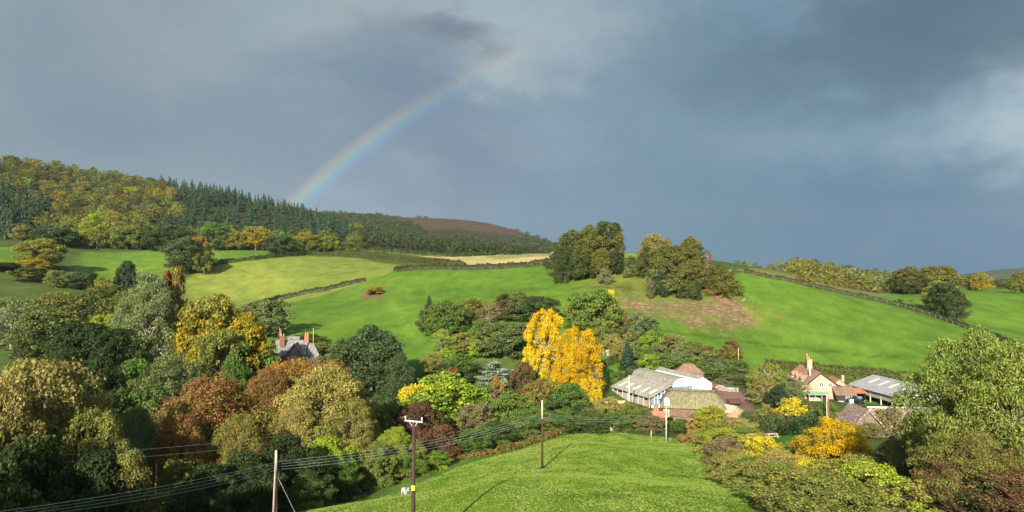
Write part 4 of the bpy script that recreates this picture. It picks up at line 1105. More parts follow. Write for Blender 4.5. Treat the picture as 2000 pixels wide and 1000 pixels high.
def rotz(p, ang): return (p[0] * math.cos(ang) - p[1] * math.sin(ang), p[0] * math.sin(ang) + p[1] * math.cos(ang))

# ------------------------------------------------------------------ hedges and fences
def resample(P, step):
    P = np.asarray(P, float); d = np.concatenate([[0], np.cumsum(np.hypot(*np.diff(P[:, :2], axis=0).T))])
    s = np.arange(0, d[-1], step)
    return np.stack([np.interp(s, d, P[:, k]) for k in range(2)], -1), s
def hedge(label, pts, h, wd, c1, c2, leaf=0.22, dens=60, seed=1, world=False, rough=0.35, cat='hedge', group=None):
    rng = np.random.default_rng(seed)
    P = np.array(pts, float) if world else np.array([hit(*p)[:2] for p in pts])
    Q, s = resample(P, 0.25)
    L = s[-1]; n = int(L * dens)
    si = rng.random(n) * L
    x = np.interp(si, s, Q[:, 0]); y = np.interp(si, s, Q[:, 1])
    dx = np.interp(si + 0.5, s, Q[:, 0]) - np.interp(si - 0.5, s, Q[:, 0]); dy = np.interp(si + 0.5, s, Q[:, 1]) - np.interp(si - 0.5, s, Q[:, 1])
    l = np.hypot(dx, dy) + 1e-6; nx, ny = -dy / l, dx / l
    ph = rng.random(6) * 6.28
    H = h * (1 + rough * (0.4 * np.sin(si * 0.9 + ph[0]) + 0.4 * np.sin(si * 0.37 + ph[1]) + 0.35 * np.sin(si * 2.3 + ph[2])))
    Wd = wd * (1 + rough * 0.6 * np.sin(si * 0.7 + ph[3]))
    th = rng.uniform(-0.15, math.pi + 0.15, n); k = rng.uniform(0.6, 1.0, n) ** 0.5 * rng.uniform(0.9, 1.08, n)
    u = np.cos(th) * Wd / 2 * k; v = np.clip(np.sign(np.sin(th)) * np.abs(np.sin(th)) ** 0.6, 0, 1) * H * k
    X = x + nx * u; Y = y + ny * u
    c0 = np.array([P[:, 0].mean(), P[:, 1].mean()]); zb = hz(*c0)
    Zs = height(X, Y) + v
    N = unit(np.stack([nx * np.cos(th), ny * np.cos(th), np.sin(th) * 0.8 + 0.2], -1) + rng.normal(size=(n, 3)) * 0.5)
    cl = 0.5 + 0.5 * np.sin(si * 1.3 + ph[4]) * np.sin(si * 0.41 + ph[5])
    V, F, lv = leaf_quads(np.stack([X - c0[0], Y - c0[1], Zs - zb], -1), N, leaf * rng.uniform(0.6, 1.35, n), rng, np.clip(cl + rng.normal(size=n) * 0.2, 0, 1))
    o = link(bpy.data.objects.new('hedge', mesh_np('hedge', V, F, LEAF, {'lv': ('FACE', lv)})))
    o.location = (c0[0], c0[1], zb); tint(o, c1, c2); tag(o, label, cat, group)
    return Q
_post = {}
def fence(label, Q, off, gap=4.0, h=1.15, r=0.055, mat='board', start=0.0):
    P, s = resample(Q, gap)
    d = np.gradient(P, axis=0); l = np.hypot(d[:, 0], d[:, 1])[:, None] + 1e-6
    nrm = np.stack([-d[:, 1], d[:, 0]], -1) / l
    P = P + nrm * off
    z0 = hz(*P[0])
    e = thing('fence', label, 'fence', (P[0][0], P[0][1], z0))
    key = (round(h, 2), round(r, 3), mat)
    first = None
    g = G(); tops = []
    for i, (x, y) in enumerate(P):
        z = hz(x, y)
        if key not in _post:
            o = G().cyl((0, 0, -0.2), (0, 0, h), r, r * 0.85, 6).build('post', mat, e); _post[key] = o.data
        else:
            o = link(bpy.data.objects.new('post', _post[key]), e)
        o.location = (x - P[0][0], y - P[0][1], z - z0); o.rotation_euler = (rng0.uniform(-.06, .06), rng0.uniform(-.06, .06), 0)
        tops.append(np.array([x - P[0][0], y - P[0][1], z - z0]))
    for lev in (0.5, 1.0):
        pts = np.array([p + np.array([0, 0, h * lev * 0.92]) for p in tops])
        V, F = tubes([(pts, np.full(len(pts), 0.012))], 3)
        link(bpy.data.objects.new('wire', mesh_np('wire', V, F, M['galv'])), e)
    return e
hedge('dark hedge with a shadow between the two upper fields', [(385,523),(430,517),(500,508),(560,501),(606,497)], 2.6, 3.0, 'dark', 'deep', 0.3, 60, 1)
hedge('broad bushy hedge along the top of the yellow green field', [(600,496),(660,500),(730,505),(800,511),(860,516),(905,520)], 2.6, 4.0, 'hedge', 'dolive', 0.34, 70, 2)
q = hedge('low brown hedge along the top of the bright green field', [(770,531),(800,527),(850,525),(950,524.5),(1020,521),(1082,513)], 2.5, 2.8, 'hedge', 'dark', 0.3, 110, 3, rough=0.22)
fence('pale post fence below the low brown hedge', q, -1.7, 5.0)
q = hedge('low brown hedge between yellow green and bright green fields', [(488,602),(540,587),(590,576),(640,567),(690,555),(714,550)], 2.3, 2.6, 'hedge', 'dark', 0.28, 110, 4, rough=0.22)
fence('pale post fence below the slanting low hedge', q, -1.6, 4.0)
q = hedge('long low hedge running down the crest of the green hill', [(1452,533),(1500,542),(1560,555),(1630,570),(1700,585),(1760,598),(1820,616),(1870,635),(1930,655),(1990,680)], 1.6, 1.9, 'hedge', 'dark', 0.24, 110, 5, rough=0.3)
fence('pale post fence along the crest hedge of the green hill', q, -1.3, 4.4)
q = hedge('dark hedge along the top of the far right field', [(1862,563),(1920,563.5),(2010,566)], 2.2, 3, 'hedge', 'deep', 0.34, 50, 6)
fence('pale post fence below the far right field hedge', q, -1.8, 8.0)
hedge('thin hedge along the upper side of the straw field', [(640,489),(700,492),(780,497),(880,502),(960,499),(1040,491),(1100,482)], 3.0, 4, 'olive', 'dark', 0.42, 50, 7, rough=0.5)
hedge('long brown hedge behind the farmhouse at the foot of the hill', [(1495,722),(1560,727),(1640,734),(1720,741),(1800,752),(1870,770)], 3.4, 3.0, 'hedge', 'dolive', 0.26, 90, 8, rough=0.12)
hedge('green bramble bank below the long brown hedge', [(1630,752),(1680,752),(1720,758)], 2.2, 5, 'moss', 'dark', 0.26, 90, 18, rough=0.4)
hedge('dark green hedge of the paddock below the birch', [(1432,846),(1480,846),(1530,849),(1595,853)], 3.6, 3.0, 'holm', 'dark', 0.18, 160, 9, rough=0.2)
hedge('clipped dark green hedge in the garden above the barns', [(1172,724),(1190,714),(1214,704)], 2.2, 2.0, 'dark', 'moss', 0.2, 130, 10, rough=0.05)
hedge('clipped hedge below the garden lawn', [(1200,742),(1225,733),(1246,722)], 1.8, 2.2, 'moss', 'dark', 0.2, 130, 11, rough=0.05)
hedge('rusty bracken fringe along the foreground field\'s far edge', [(830,920),(900,898),(980,884),(1040,868),(1100,848),(1130,842)], 1.1, 1.6, 'rust', 'olive', 0.16, 90, 12, rough=0.5, cat='bracken')
hedge('low weedy bank beside the grey barn', [(1668,752),(1700,764),(1730,780)], 1.2, 2.4, 'yellow', 'moss', 0.2, 90, 13, rough=0.5, cat='weeds')
hedge('distant hedge behind the scattered crest trees', [(1560,549),(1640,560),(1720,570),(1790,574)], 2.5, 3.5, 'olive', 'brown', 0.4, 45, 14, rough=0.5)
hedge('short thick hedge joining crest hedge and far ochre oaks', [(1700,562),(1760,570),(1800,572),(1860,563)], 2.0, 3.0, 'brown', 'olive', 0.34, 45, 15)
# ------------------------------------------------------------------ buildings
# open-fronted barn, vaulted barn and white gabled barn side by side
AX = math.atan2(0.358, 0.934)
OX, OY = 34.7, 180.8
BZ = hz(OX + 4, OY + 8) - 0.2
def at_local(lx, ly, ox=OX, oy=OY, ang=AX):
    p = rotz((lx, ly), ang); return ox + p[0], oy + p[1]
def Zr(py, D): return ZC + ray(1000, py)[1] * D - BZ     # height above the barn floor of something seen at a row
ev, up_, cr_, ev2, rg2 = 19.0 - BZ, 21.8 - BZ, 23.5 - BZ, 21.7 - BZ, 23.5 - BZ
b = thing('open_fronted_barn', 'open fronted barn with a grey sloping roof and pale skylights', 'barn', (OX, OY, BZ), AX)
corrugated(b, 'roof', (-0.5, -0.4, ev - 0.18), (-0.5, 19.9, ev - 0.18), (6.4, 19.9, up_), (6.4, -0.4, up_), 'fibre', 60, 0.05)
for (y0, k) in ((1.6, 0), (5.0, 0), (9.2, 0), (13.0, 0), (16.6, 0)):
    s0, s1 = 0.9, 3.3
    zz = lambda x: ev - 0.18 + (x + 0.5) / 6.9 * (up_ - ev + 0.18) + 0.07
    G().slab([(s0, y0, zz(s0)), (s0, y0 + 1.1, zz(s0)), (s1, y0 + 1.1, zz(s1)), (s1, y0, zz(s1))], 0.05).build('skylight', 'skylight', b)
for y in np.arange(0.4, 19.6, 2.7):
    G().box(-0.09, 0.09, y - 0.09, y + 0.09, 0, ev - 0.26).build('post', 'concrete', b)
for i, y in enumerate(np.arange(0.6, 18, 2.7)):
    G().box(-0.04, 0.04, y, y + 2.25, 0.1, 1.7 + 0.25 * (i % 3 == 1)).build('front_board', 'board', b)
G().box(6.3, 6.4, 0, 19.5, 0, up_ - 0.2).build('back_wall', 'rustmetal', b)
G().extr([(0.2, 0), (6.25, 0), (6.25, up_ - 0.25), (0.2, ev - 0.22)], 19.35, 19.45).build('end_wall', 'board', b)
G().extr([(0.25, 0), (6.2, 0), (6.2, 0.7), (0.25, 0.7)], 0.02, 0.1).build('sill_wall', 'white', b)
for i in range(6):
    x0 = 0.2 + i * 1.0
    for j in range(3):
        z0 = 0.75 + j * 1.28; z1 = min(z0 + 1.14, ev - 0.3 + x0 / 6.4 * (up_ - ev) - 0.05)
        if z1 > z0 + 0.2: G().box(x0 + 0.06, x0 + 0.94, 0.03, 0.06, z0, z1).build('pane', 'blueglass', b)
    G().box(x0 - 0.06, x0 + 0.06, 0.0, 0.11, 0.7, ev - 0.3 + x0 / 6.4 * (up_ - ev)).build('glazing_bar', 'white', b)
v = thing('vaulted_barn', 'barn with a rounded grey vault roof and white front between the other two', 'barn', (*at_local(6.5, 0), BZ), AX)
n = 14; arc = [(3.0 - 3.0 * math.cos(math.pi * i / n), up_ + (cr_ - up_) * math.sin(math.pi * i / n)) for i in range(n + 1)]
g = G()
for i in range(n):
    (xa, za), (xb, zb_) = arc[i], arc[i + 1]
    g.slab([(xa, -0.25, za), (xb, -0.25, zb_), (xb, 19.8, zb_), (xa, 19.8, za)], 0.08)
g.build('roof', 'fibre', v)
for k in range(13):
    rib = G()
    yy = -0.2 + k * 1.6
    for i in range(n):
        (xa, za), (xb, zb_) = arc[i], arc[i + 1]
        rib.slab([(xa, yy, za + 0.05), (xb, yy, zb_ + 0.05), (xb, yy + 0.07, zb_ + 0.05), (xa, yy + 0.07, za + 0.05)], 0.05)
    rib.build('roof_rib', 'fibre', v)
G().extr(arc, 0.0, 0.12).build('tympanum', 'white', v)
G().box(0.0, 6.0, 0.02, 0.12, up_ - 0.55, up_ - 0.02).build('lintel', 'white', v)
G().box(0.0, 6.0, 0.02, 0.12, 0, 1.5).build('front_wall', 'white', v)
for i in range(6): G().box(0.1 + i * 0.98, 0.98 + i * 0.98, 0.03, 0.08, 1.55, up_ - 0.6).build('pane', 'blueglass', v)
G().box(0, 0.1, 0.2, 19.4, 0, up_ - 0.1).build('side_wall', 'steel', v)
G().box(0, 6, 19.4, 19.5, 0, up_).build('end_wall', 'steel', v)
w_ = thing('gabled_barn', 'white gabled barn with a grey and white roof beside the yard', 'barn', (*at_local(12.55, 0), BZ), AX)
corrugated(w_, 'roof', (-0.1, -0.3, ev2), (-0.1, 19.8, ev2), (1.75, 19.8, ev2 + 1.75 / 3 * (rg2 - ev2)), (1.75, -0.3, ev2 + 1.75 / 3 * (rg2 - ev2)), 'white', 50, 0.03, label='white lower strip of the roof')
corrugated(w_, 'roof', (1.75, -0.3, ev2 + 1.8 / 3 * (rg2 - ev2)), (1.75, 19.8, ev2 + 1.8 / 3 * (rg2 - ev2)), (3.0, 19.8, rg2 + 0.04), (3.0, -0.3, rg2 + 0.04), 'fibre', 50, 0.03, label='grey upper strip of the roof')
corrugated(w_, 'roof', (6.15, -0.3, ev2 - 0.1), (6.15, 19.8, ev2 - 0.1), (3.0, 19.8, rg2), (3.0, -0.3, rg2), 'fibre', 50, 0.03)
G().extr([(0, 0), (6, 0), (6, ev2 - 0.12), (3, rg2 - 0.12), (0, ev2 - 0.12)], 0, 0.12).build('front_wall', 'white', w_)
for x0, x1 in ((0.5, 2.0), (2.04, 3.9), (3.94, 5.4)): G().box(x0, x1, -0.07, -0.005, 0.05, ev2 - 0.5).build('sliding_door', 'white', w_)
G().box(0.2, 5.8, -0.09, -0.01, ev2 - 0.48, ev2 - 0.38).build('door_rail', 'steel', w_)
G().box(5.9, 6.0, 0.12, 19.4, 0, ev2 - 0.2).build('side_wall', 'steel', w_)
G().box(0, 0.1, 0.12, 19.4, 0, ev2 - 0.2).build('side_wall', 'steel', w_)

def simple_house(name, label, cat, cx, cy, ang, wx, wy, eave, ridge, wall, roof, over=0.3, hip=0.0, axis='x', base=None, th=0.14, roof_label=None):
    """rectangular building, ridge along local x (or y), optional hips"""
    z = hz(cx, cy) - 0.3 if base is None else base
    e = thing(name, label, cat, (cx, cy, z), ang)
    hx, hy = wx / 2, wy / 2
    if axis == 'x':
        gp = G()
        if hip: gp.box(-hx, hx, -hy, hy, 0, eave)
        else:
            V = [(-hx, -hy, 0), (-hx, hy, 0), (-hx, hy, eave), (-hx, 0, ridge - 0.15), (-hx, -hy, eave)]
            gp.add(V + [(hx, y, z_) for _, y, z_ in V], [(0, 1, 2, 3, 4), (9, 8, 7, 6, 5)] + [(i, i + 5, (i + 1) % 5 + 5, (i + 1) % 5) for i in range(5)])
        gp.build('wall', wall, e)
        sl = (ridge - eave) / hy
        ex, ey, ez = hx + over, hy + over, eave - over * sl + 0.05
        rp = G()
        if hip:
            a = hx - hip
            rp.slab([(-ex, -ey, ez), (ex, -ey, ez), (a, 0, ridge), (-a, 0, ridge)], th); rp.build('roof', roof, e)
            G().slab([(ex, ey, ez), (-ex, ey, ez), (-a, 0, ridge), (a, 0, ridge)], th).build('roof', roof, e)
            G().slab([(ex, -ey, ez), (ex, ey, ez), (a, 0, ridge)], th).build('roof_hip', roof, e); G().slab([(-ex, ey, ez), (-ex, -ey, ez), (-a, 0, ridge)], th).build('roof_hip', roof, e)
        else:
            rp.slab([(-ex, -ey, ez), (ex, -ey, ez), (ex, 0, ridge), (-ex, 0, ridge)], th); rp.build('roof', roof, e)
            G().slab([(ex, ey, ez), (-ex, ey, ez), (-ex, 0, ridge), (ex, 0, ridge)], th).build('roof', roof, e)
    return e
def chimney(parent, x, y, z0, z1, w=0.9, d=0.7, mat='brick', pots=2, potmat='paletile'):
    c_ = G().box(x - w / 2, x + w / 2, y - d / 2, y + d / 2, z0, z1).build('chimney', mat, parent)
    G().box(x - w / 2 - 0.08, x + w / 2 + 0.08, y - d / 2 - 0.08, y + d / 2 + 0.08, z1 + 0.003, z1 + 0.15).build('chimney_cap', mat, c_)
    for k in range(pots):
        px_ = x + (k - (pots - 1) / 2) * w * 0.48
        G().cyl((px_, y, z1 + 0.15), (px_, y, z1 + 0.85), 0.15, 0.12).build('chimney_pot', potmat, c_)
    return c_
# brown hipped shed behind the barns
simple_house('hipped_shed', 'small shed with a brown hipped roof behind the white gabled barn', 'shed', 52.0, 212, R(-8), 8.0, 5.5, 2.6, 4.9, 'stone', 'browntile', hip=2.6)
# thatched barn
TX, TY = 41.8, 167.0
tb = hz(TX, TY - 2) - 0.3
e = thing('thatched_barn', 'long low barn with a mossy hipped thatch roof', 'barn', (TX, TY, tb), R(-12))
zr, ze = 23.0 - tb, 19.7 - tb
G().box(-6.6, 6.6, -3.9, 3.9, 0, ze + 0.1).build('wall', 'peach', e)
def curved_slope(name, a0, a1, b1, b0, mat, sag=0.25, k=6, m=12, seed=0):
    """gently uneven thatch face from eave a0-a1 up to ridge b0-b1"""
    a0, a1, b1, b0 = map(Vector, (a0, a1, b1, b0)); V = []; rr = random.Random(seed)
    for j in range(k + 1):
        for i in range(m + 1):
            u, w2 = i / m, j / k
            p = a0.lerp(a1, u).lerp(b0.lerp(b1, u), w2)
            p.z += sag * math.sin(w2 * math.pi) + rr.uniform(-0.05, 0.05)
            V.append(p)
    off = len(V)
    V += [p - Vector((0, 0, 0.3)) for p in V]
    F = []
    for j in range(k):
        for i in range(m):
            q0 = j * (m + 1) + i
            F += [(q0, q0 + 1, q0 + m + 2, q0 + m + 1), (off + q0, off + q0 + m + 1, off + q0 + m + 2, off + q0 + 1)]
    for i in range(m): F += [(i, off + i, off + i + 1, i + 1), (k * (m + 1) + i, k * (m + 1) + i + 1, off + k * (m + 1) + i + 1, off + k * (m + 1) + i)]
    for j in range(k): F += [(j * (m + 1), (j + 1) * (m + 1), off + (j + 1) * (m + 1), off + j * (m + 1)), (j * (m + 1) + m, off + j * (m + 1) + m, off + (j + 1) * (m + 1) + m, (j + 1) * (m + 1) + m)]
    return G().add(V, F).build(name, mat, e, smooth=True)
curved_slope('roof', (-7.3, -4.6, ze), (7.3, -4.6, ze), (5.4, 0, zr), (-5.4, 0, zr), 'moss', seed=1)
curved_slope('roof', (7.3, 4.6, ze), (-7.3, 4.6, ze), (-5.4, 0, zr), (5.4, 0, zr), 'thatch', seed=2)
curved_slope('roof_hip', (7.3, -4.6, ze), (7.3, 4.6, ze), (5.4, 0.01, zr), (5.4, -0.01, zr), 'thatch', seed=3)
curved_slope('roof_hip', (-7.3, 4.6, ze), (-7.3, -4.6, ze), (-5.4, -0.01, zr), (-5.4, 0.01, zr), 'thatch', seed=4)
G().cyl((-5.7, 0, zr - 0.02), (5.7, 0, zr - 0.02), 0.34, n=10).build('ridge_roll', 'thatch', e, smooth=True)
for sx in (-1, 1): G().cyl((sx * 5.5, -0.1, zr), (sx * 7.2, -4.5, ze + 0.1), 0.28, 0.2, n=8).build('hip_roll', 'thatch', e, smooth=True)
G().slab([(-5.2, -7.4, ze - 1.35), (6.6, -7.4, ze - 1.35), (6.6, -4.2, ze - 0.25), (-5.2, -4.2, ze - 0.25)], 0.16).build('lean_to_roof', 'browntile', e)
G().box(-4.9, 6.3, -7.0, -3.95, 0, ze - 1.3).build('lean_to_wall', 'stone', e)
simple_house('stone_outhouse', 'pale tiled stone outhouse at the right end of the thatched barn', 'outhouse', 48.6, 162.6, R(-60), 5.0, 3.4, 3.3, 4.6, 'peach', 'paletile', base=tb)
bo = simple_house('brick_outhouse', 'small brick outhouse with a red roof left of the thatched barn', 'outhouse', 33.2, 163.0, R(-12), 3.2, 3.0, 2.2, 3.2, 'darkbrick', 'redtile', base=tb - 0.2)
chimney(bo, -0.6, 0.9, 2.4, 4.2, 1.1, 0.8, 'brick', 0)
simple_house('tiled_shed', 'low shed with a pale terracotta roof behind the straw flecked shrub', 'shed', 23.8, 172, R(8), 6.0, 4.4, 3.0, 4.6, 'stone', 'paletile')
sd = simple_house('lean_shed', 'dark weathered shed beside the pale terracotta roof', 'shed', 18.6, 176, R(10), 5.0, 3.6, 2.6, 3.5, 'board', 'browntile')

# farmhouse: gable to the viewer, long roof running back, catslide to the right
FX, FY = 79.2, 193.0
FZ = hz(82, 195) - 0.4
FA = math.atan2(-0.10, 0.99)
fh = thing('farmhouse', 'peach stone farmhouse with mottled tile roof and tall chimney', 'house', (FX, FY, FZ), FA)
zb = FZ
ap, le, re_ = 23.7 - zb, 20.6 - zb, 19.8 - zb
prof = [(0, 0), (9.0, 0), (9.0, re_), (7.4, re_ + 0.75), (5.8, re_ + 2.0), (3.4, ap - 0.15), (0.9, le + 0.85), (0, le)]
G().extr(prof, 0, 17).build('wall', 'peach', fh)
roofp_r = [(3.4, ap), (5.85, re_ + 2.15), (7.5, re_ + 0.88), (9.5, re_ - 0.05)]
roofp_l = [(3.4, ap), (0.9, le + 1.0), (-0.7, le - 0.55)]
for pr, nm in ((roofp_r, 'roof'), (roofp_l, 'roof')):
    g = G()
    for (xa, za), (xb, zb2) in zip(pr[:-1], pr[1:]):
        k = 8
        for j in range(k):
            y0, y1 = -0.35 + j * 17.8 / k, -0.35 + (j + 1) * 17.8 / k
            dz0, dz1 = 0.10 * math.sin(j * 1.7), 0.10 * math.sin((j + 1) * 1.7)
            g.slab([(xa, y0, za + dz0), (xb, y0, zb2 + dz0), (xb, y1, zb2 + dz1), (xa, y1, za + dz1)], 0.16)
    g.build(nm, 'claytile', fh)
bg_ = G()
for pr in (roofp_r, roofp_l):
    for (xa, za), (xb, zb2) in zip(pr[:-1], pr[1:]):
        bg_.hexa([(xa, -0.42, za - 0.42), (xb, -0.42, zb2 - 0.42), (xb, -0.36, zb2 - 0.42), (xa, -0.36, za - 0.42), (xa, -0.42, za - 0.02), (xb, -0.42, zb2 - 0.02), (xb, -0.36, zb2 - 0.02), (xa, -0.36, za - 0.02)])
bg_.build('bargeboard', 'timber', fh)
window(fh, 'y', 3.1, 4.0, le - 0.7, le + 0.4, 0, -1, 2)
window(fh, 'y', 5.4, 6.3, le - 0.8, le + 0.3, 0, -1, 2)
window(fh, 'y', 2.7, 4.4, 0.9, 2.0, 0, -1, 3)
for y, hgt in ((5.0, 0.0), (9.5, 0.1), (13.5, 0.0)):      # dormers on the left slope
    dm = G().extr([(y - 1.0, le - 1.0), (y + 1.0, le - 1.0), (y + 1.0, le + 0.6), (y, le + 1.3), (y - 1.0, le + 0.6)], 0, 1)
    V = [(-0.15 + b_ * 1.6, a_, c_) for (a_, b_, c_) in dm.v]
    d = G().add(V, dm.f).build('dormer', 'render', fh)
    G().slab([(-0.45, y - 1.35, le + 0.5), (-0.45, y, le + 1.5), (2.2, y, le + 1.6), (2.2, y - 1.35, le + 0.6)], 0.1).build('dormer_roof', 'claytile', d)
    G().slab([(-0.45, y + 1.35, le + 0.5), (-0.45, y, le + 1.5), (2.2, y, le + 1.6), (2.2, y + 1.35, le + 0.6)], 0.1).build('dormer_roof', 'claytile', d)
    window(fh, 'x', y - 0.55, y + 0.55, le - 0.55, le + 0.45, -0.16, -1, 2)
for y in (3.2, 7.4, 11.6): window(fh, 'x', y - 0.5, y + 0.5, 1.0, 2.2, 0, -1, 2)
chimney(fh, 3.4, 9.5, ap - 0.8, ap + 2.2, 1.3, 1.0, 'peach', 1)
chimney(fh, 3.3, 11.2, ap - 0.8, ap + 2.9, 0.7, 0.7, 'brick', 1)
G().cyl((1.6, 3.0, le + 1.2), (1.6, 3.0, ap + 1.0), 0.14).build('flue_pipe', 'galv', fh, smooth=True)
G().cyl((0.35, -0.12, 0.1), (0.35, -0.12, le - 0.2), 0.08).build('drain_pipe', 'paint', fh, smooth=True)
g = G().box(-3.4, 0.4, -2.2, 0, 0, le - 0.9); g.build('bay_wall', 'peach', fh)
G().slab([(-3.8, -2.6, le - 1.15), (0.6, -2.6, le - 1.15), (0.6, 0.4, le + 0.1), (-3.8, 0.4, le + 0.1)], 0.14).build('bay_roof', 'claytile', fh)
lt = thing('timber_lean_to', 'dark boarded lean-to with a brown tiled roof against the farmhouse', 'outhouse', (FX + 6.3, FY - 3.6, FZ), FA)
G().box(0, 4.6, 0, 2.9, 0, 2.1).build('wall', 'timber', lt)
G().slab([(-0.5, -0.5, 1.95), (5.0, -0.5, 1.95), (4.9, 3.0, 3.9), (-0.4, 3.0, 3.9)], 0.14).build('roof', 'browntile', lt)
G().box(0.3, 1.6, -0.12, -0.01, 0.0, 0.35).build('plinth', 'paint', lt)
window(lt, 'y', 2.3, 3.6, 0.7, 1.7, 0, -1, 3)
wg = simple_house('rear_wing', 'red roofed rear wing at the right of the farmhouse', 'house', FX + 9.9, FY + 5.2, FA + R(90), 6.0, 4.2, 3.4, 5.3, 'peach', 'redtile', base=FZ)
chimney(wg, -1.9, -1.2, 3.6, 6.0, 0.6, 0.6, 'peach', 0)
ds = thing('cart_shed', 'dark open cart shed with a red lean roof right of the farmhouse', 'shed', (FX + 10.4, FY - 1.6, FZ), FA)
G().box(0, 4.2, 2.4, 2.5, 0, 2.3).build('wall', 'timber', ds)
for x0 in (0.0, 4.1): G().box(x0, x0 + 0.1, 0, 2.4, 0, 2.3).build('side_wall', 'timber', ds)
G().slab([(-0.3, -0.4, 2.2), (4.5, -0.4, 2.2), (4.5, 2.8, 3.1), (-0.3, 2.8, 3.1)], 0.12).build('roof', 'redtile', ds)
pc = thing('log_store', 'open log store with a green felt roof in front of the farmhouse', 'shed', (FX - 1.4, FY - 4.4, hz(FX, FY - 4)), FA)
G().slab([(-0.4, -0.4, 1.75), (5.2, -0.4, 1.75), (5.2, 2.0, 2.3), (-0.4, 2.0, 2.3)], 0.1).build('roof', 'greenfelt', pc)
for x0 in (0, 1.6, 3.2, 4.7): G().box(x0, x0 + 0.12, 0, 0.12, 0, 1.7).build('post', 'palewood', pc)
G().box(0, 4.8, 1.5, 1.6, 0, 2.0).build('back_wall', 'timber', pc)
for i in range(26):
    x0 = 0.35 + (i % 9) * 0.32 + rng0.uniform(-.03, .03); z0 = 0.17 + (i // 9) * 0.3
    G().cyl((x0, 0.2, z0), (x0, 1.3, z0), 0.14, n=7).build('log', 'palewood', pc)

# grey sheeted barn
GX0, GY0 = 96.2, 176.5
gz = hz(100, 186) - 0.3
gb = thing('grey_barn', 'long grey sheeted barn with four pale skylights and open left side', 'barn', (GX0, GY0, gz), R(6))
ee, rr_ = 19.55 - gz, 22.0 - gz
corrugated(gb, 'roof', (-0.8, -0.5, ee - 0.2), (-0.8, 23.5, ee - 0.2), (7.0, 23.5, rr_), (7.0, -0.5, rr_), 'steel', 60, 0.04)
corrugated(gb, 'roof', (14.8, -0.5, ee - 0.2), (14.8, 23.5, ee - 0.2), (7.0, 23.5, rr_), (7.0, -0.5, rr_), 'steel', 60, 0.04)
for y0 in (5.0, 9.4, 13.8, 18.2):
    zz = lambda x: ee - 0.2 + (x + 0.8) / 7.8 * (rr_ - ee + 0.2) + 0.06
    G().slab([(2.6, y0, zz(2.6)), (2.6, y0 + 1.1, zz(2.6)), (5.6, y0 + 1.1, zz(5.6)), (5.6, y0, zz(5.6))], 0.04).build('skylight', 'skylight', gb)
for y in np.arange(0.2, 23.2, 4.6):
    G().box(-0.12, 0.12, y - 0.12, y + 0.12, 0, ee - 0.3).build('post', 'concrete', gb)
G().box(-0.05, 0.05, 0, 23, ee - 1.9, ee - 0.35).build('side_cladding', 'board', gb)
G().box(13.9, 14.0, 0, 23, 0, ee - 0.3).build('side_wall', 'steel', gb)
G().box(0, 14, 22.9, 23, 0, ee - 0.3).build('end_wall', 'steel', gb)
G().extr([(0, ee - 1.0), (14, ee - 1.0), (14, ee - 0.35), (7, rr_ - 0.2), (0, ee - 0.35)], 0.0, 0.1).build('gable', 'white', gb)
G().box(-0.15, 0.3, -0.15, 0.15, 0, ee - 0.4).build('corner_post', 'white', gb)
G().box(0.9, 5.5, 0.02, 0.08, 0, ee - 1.05).build('end_sheet', 'teal', gb)
G().box(0.2, 13.8, 22.3, 22.7, 0, 1.2).build('inner_wall', 'board', gb)
# lichened roof building
LX, LY = 68.8, 130.0
lz = hz(LX, LY) - 0.4
zt = 25.9 - lz
lb = thing('lichened_house', 'stone house with a lichen spotted roof and brick chimney in front of the grey barn', 'house', (LX, LY, lz), R(-4))
G().box(-4.6, 7.5, -3.0, 3.0, 0, zt - 2.6).build('wall', 'stone', lb)
G().slab([(-4.6, -3.5, zt - 2.9), (8.0, -3.5, zt - 2.9), (8.0, 0, zt), (-4.6, 0, zt)], 0.16).build('roof', 'lichen', lb)
G().slab([(-4.6, 3.5, zt - 2.9), (8.0, 3.5, zt - 2.9), (8.0, 0, zt), (-4.6, 0, zt)], 0.16).build('roof', 'lichen', lb)
G().box(-4.6, 8.0, -0.16, 0.16, zt - 0.02, zt + 0.12).build('ridge', 'render', lb)
chimney(lb, 3.4, -2.6, zt - 4.5, zt + 0.0, 0.85, 0.7, 'brick', 0)
G().extr([(-8.4, 0), (-4.0, 0), (-4.0, zt - 2.5), (-6.2, zt + 0.1), (-8.4, zt - 2.5)], -4.2, 3.2).build('cross_wing_wall', 'stone', lb)
G().slab([(-9.2, -4.6, zt - 3.0), (-6.2, -4.6, zt + 0.35), (-6.2, 3.6, zt + 0.35), (-9.2, 3.6, zt - 3.0)], 0.16).build('cross_wing_roof', 'lichen', lb)
G().slab([(-3.4, -4.6, zt - 2.6), (-6.2, -4.6, zt + 0.35), (-6.2, 3.6, zt + 0.35), (-3.4, 3.6, zt - 2.6)], 0.16).build('cross_wing_roof', 'lichen', lb)
G().box(-6.5, -5.9, 2.6, 3.3, zt - 0.2, zt + 0.9).build('finial_stack', 'render', lb)
for x0 in (-3.0, 0.2, 5.2): window(lb, 'y', x0, x0 + 0.9, zt - 4.4, zt - 3.4, -3.0, -1, 2)

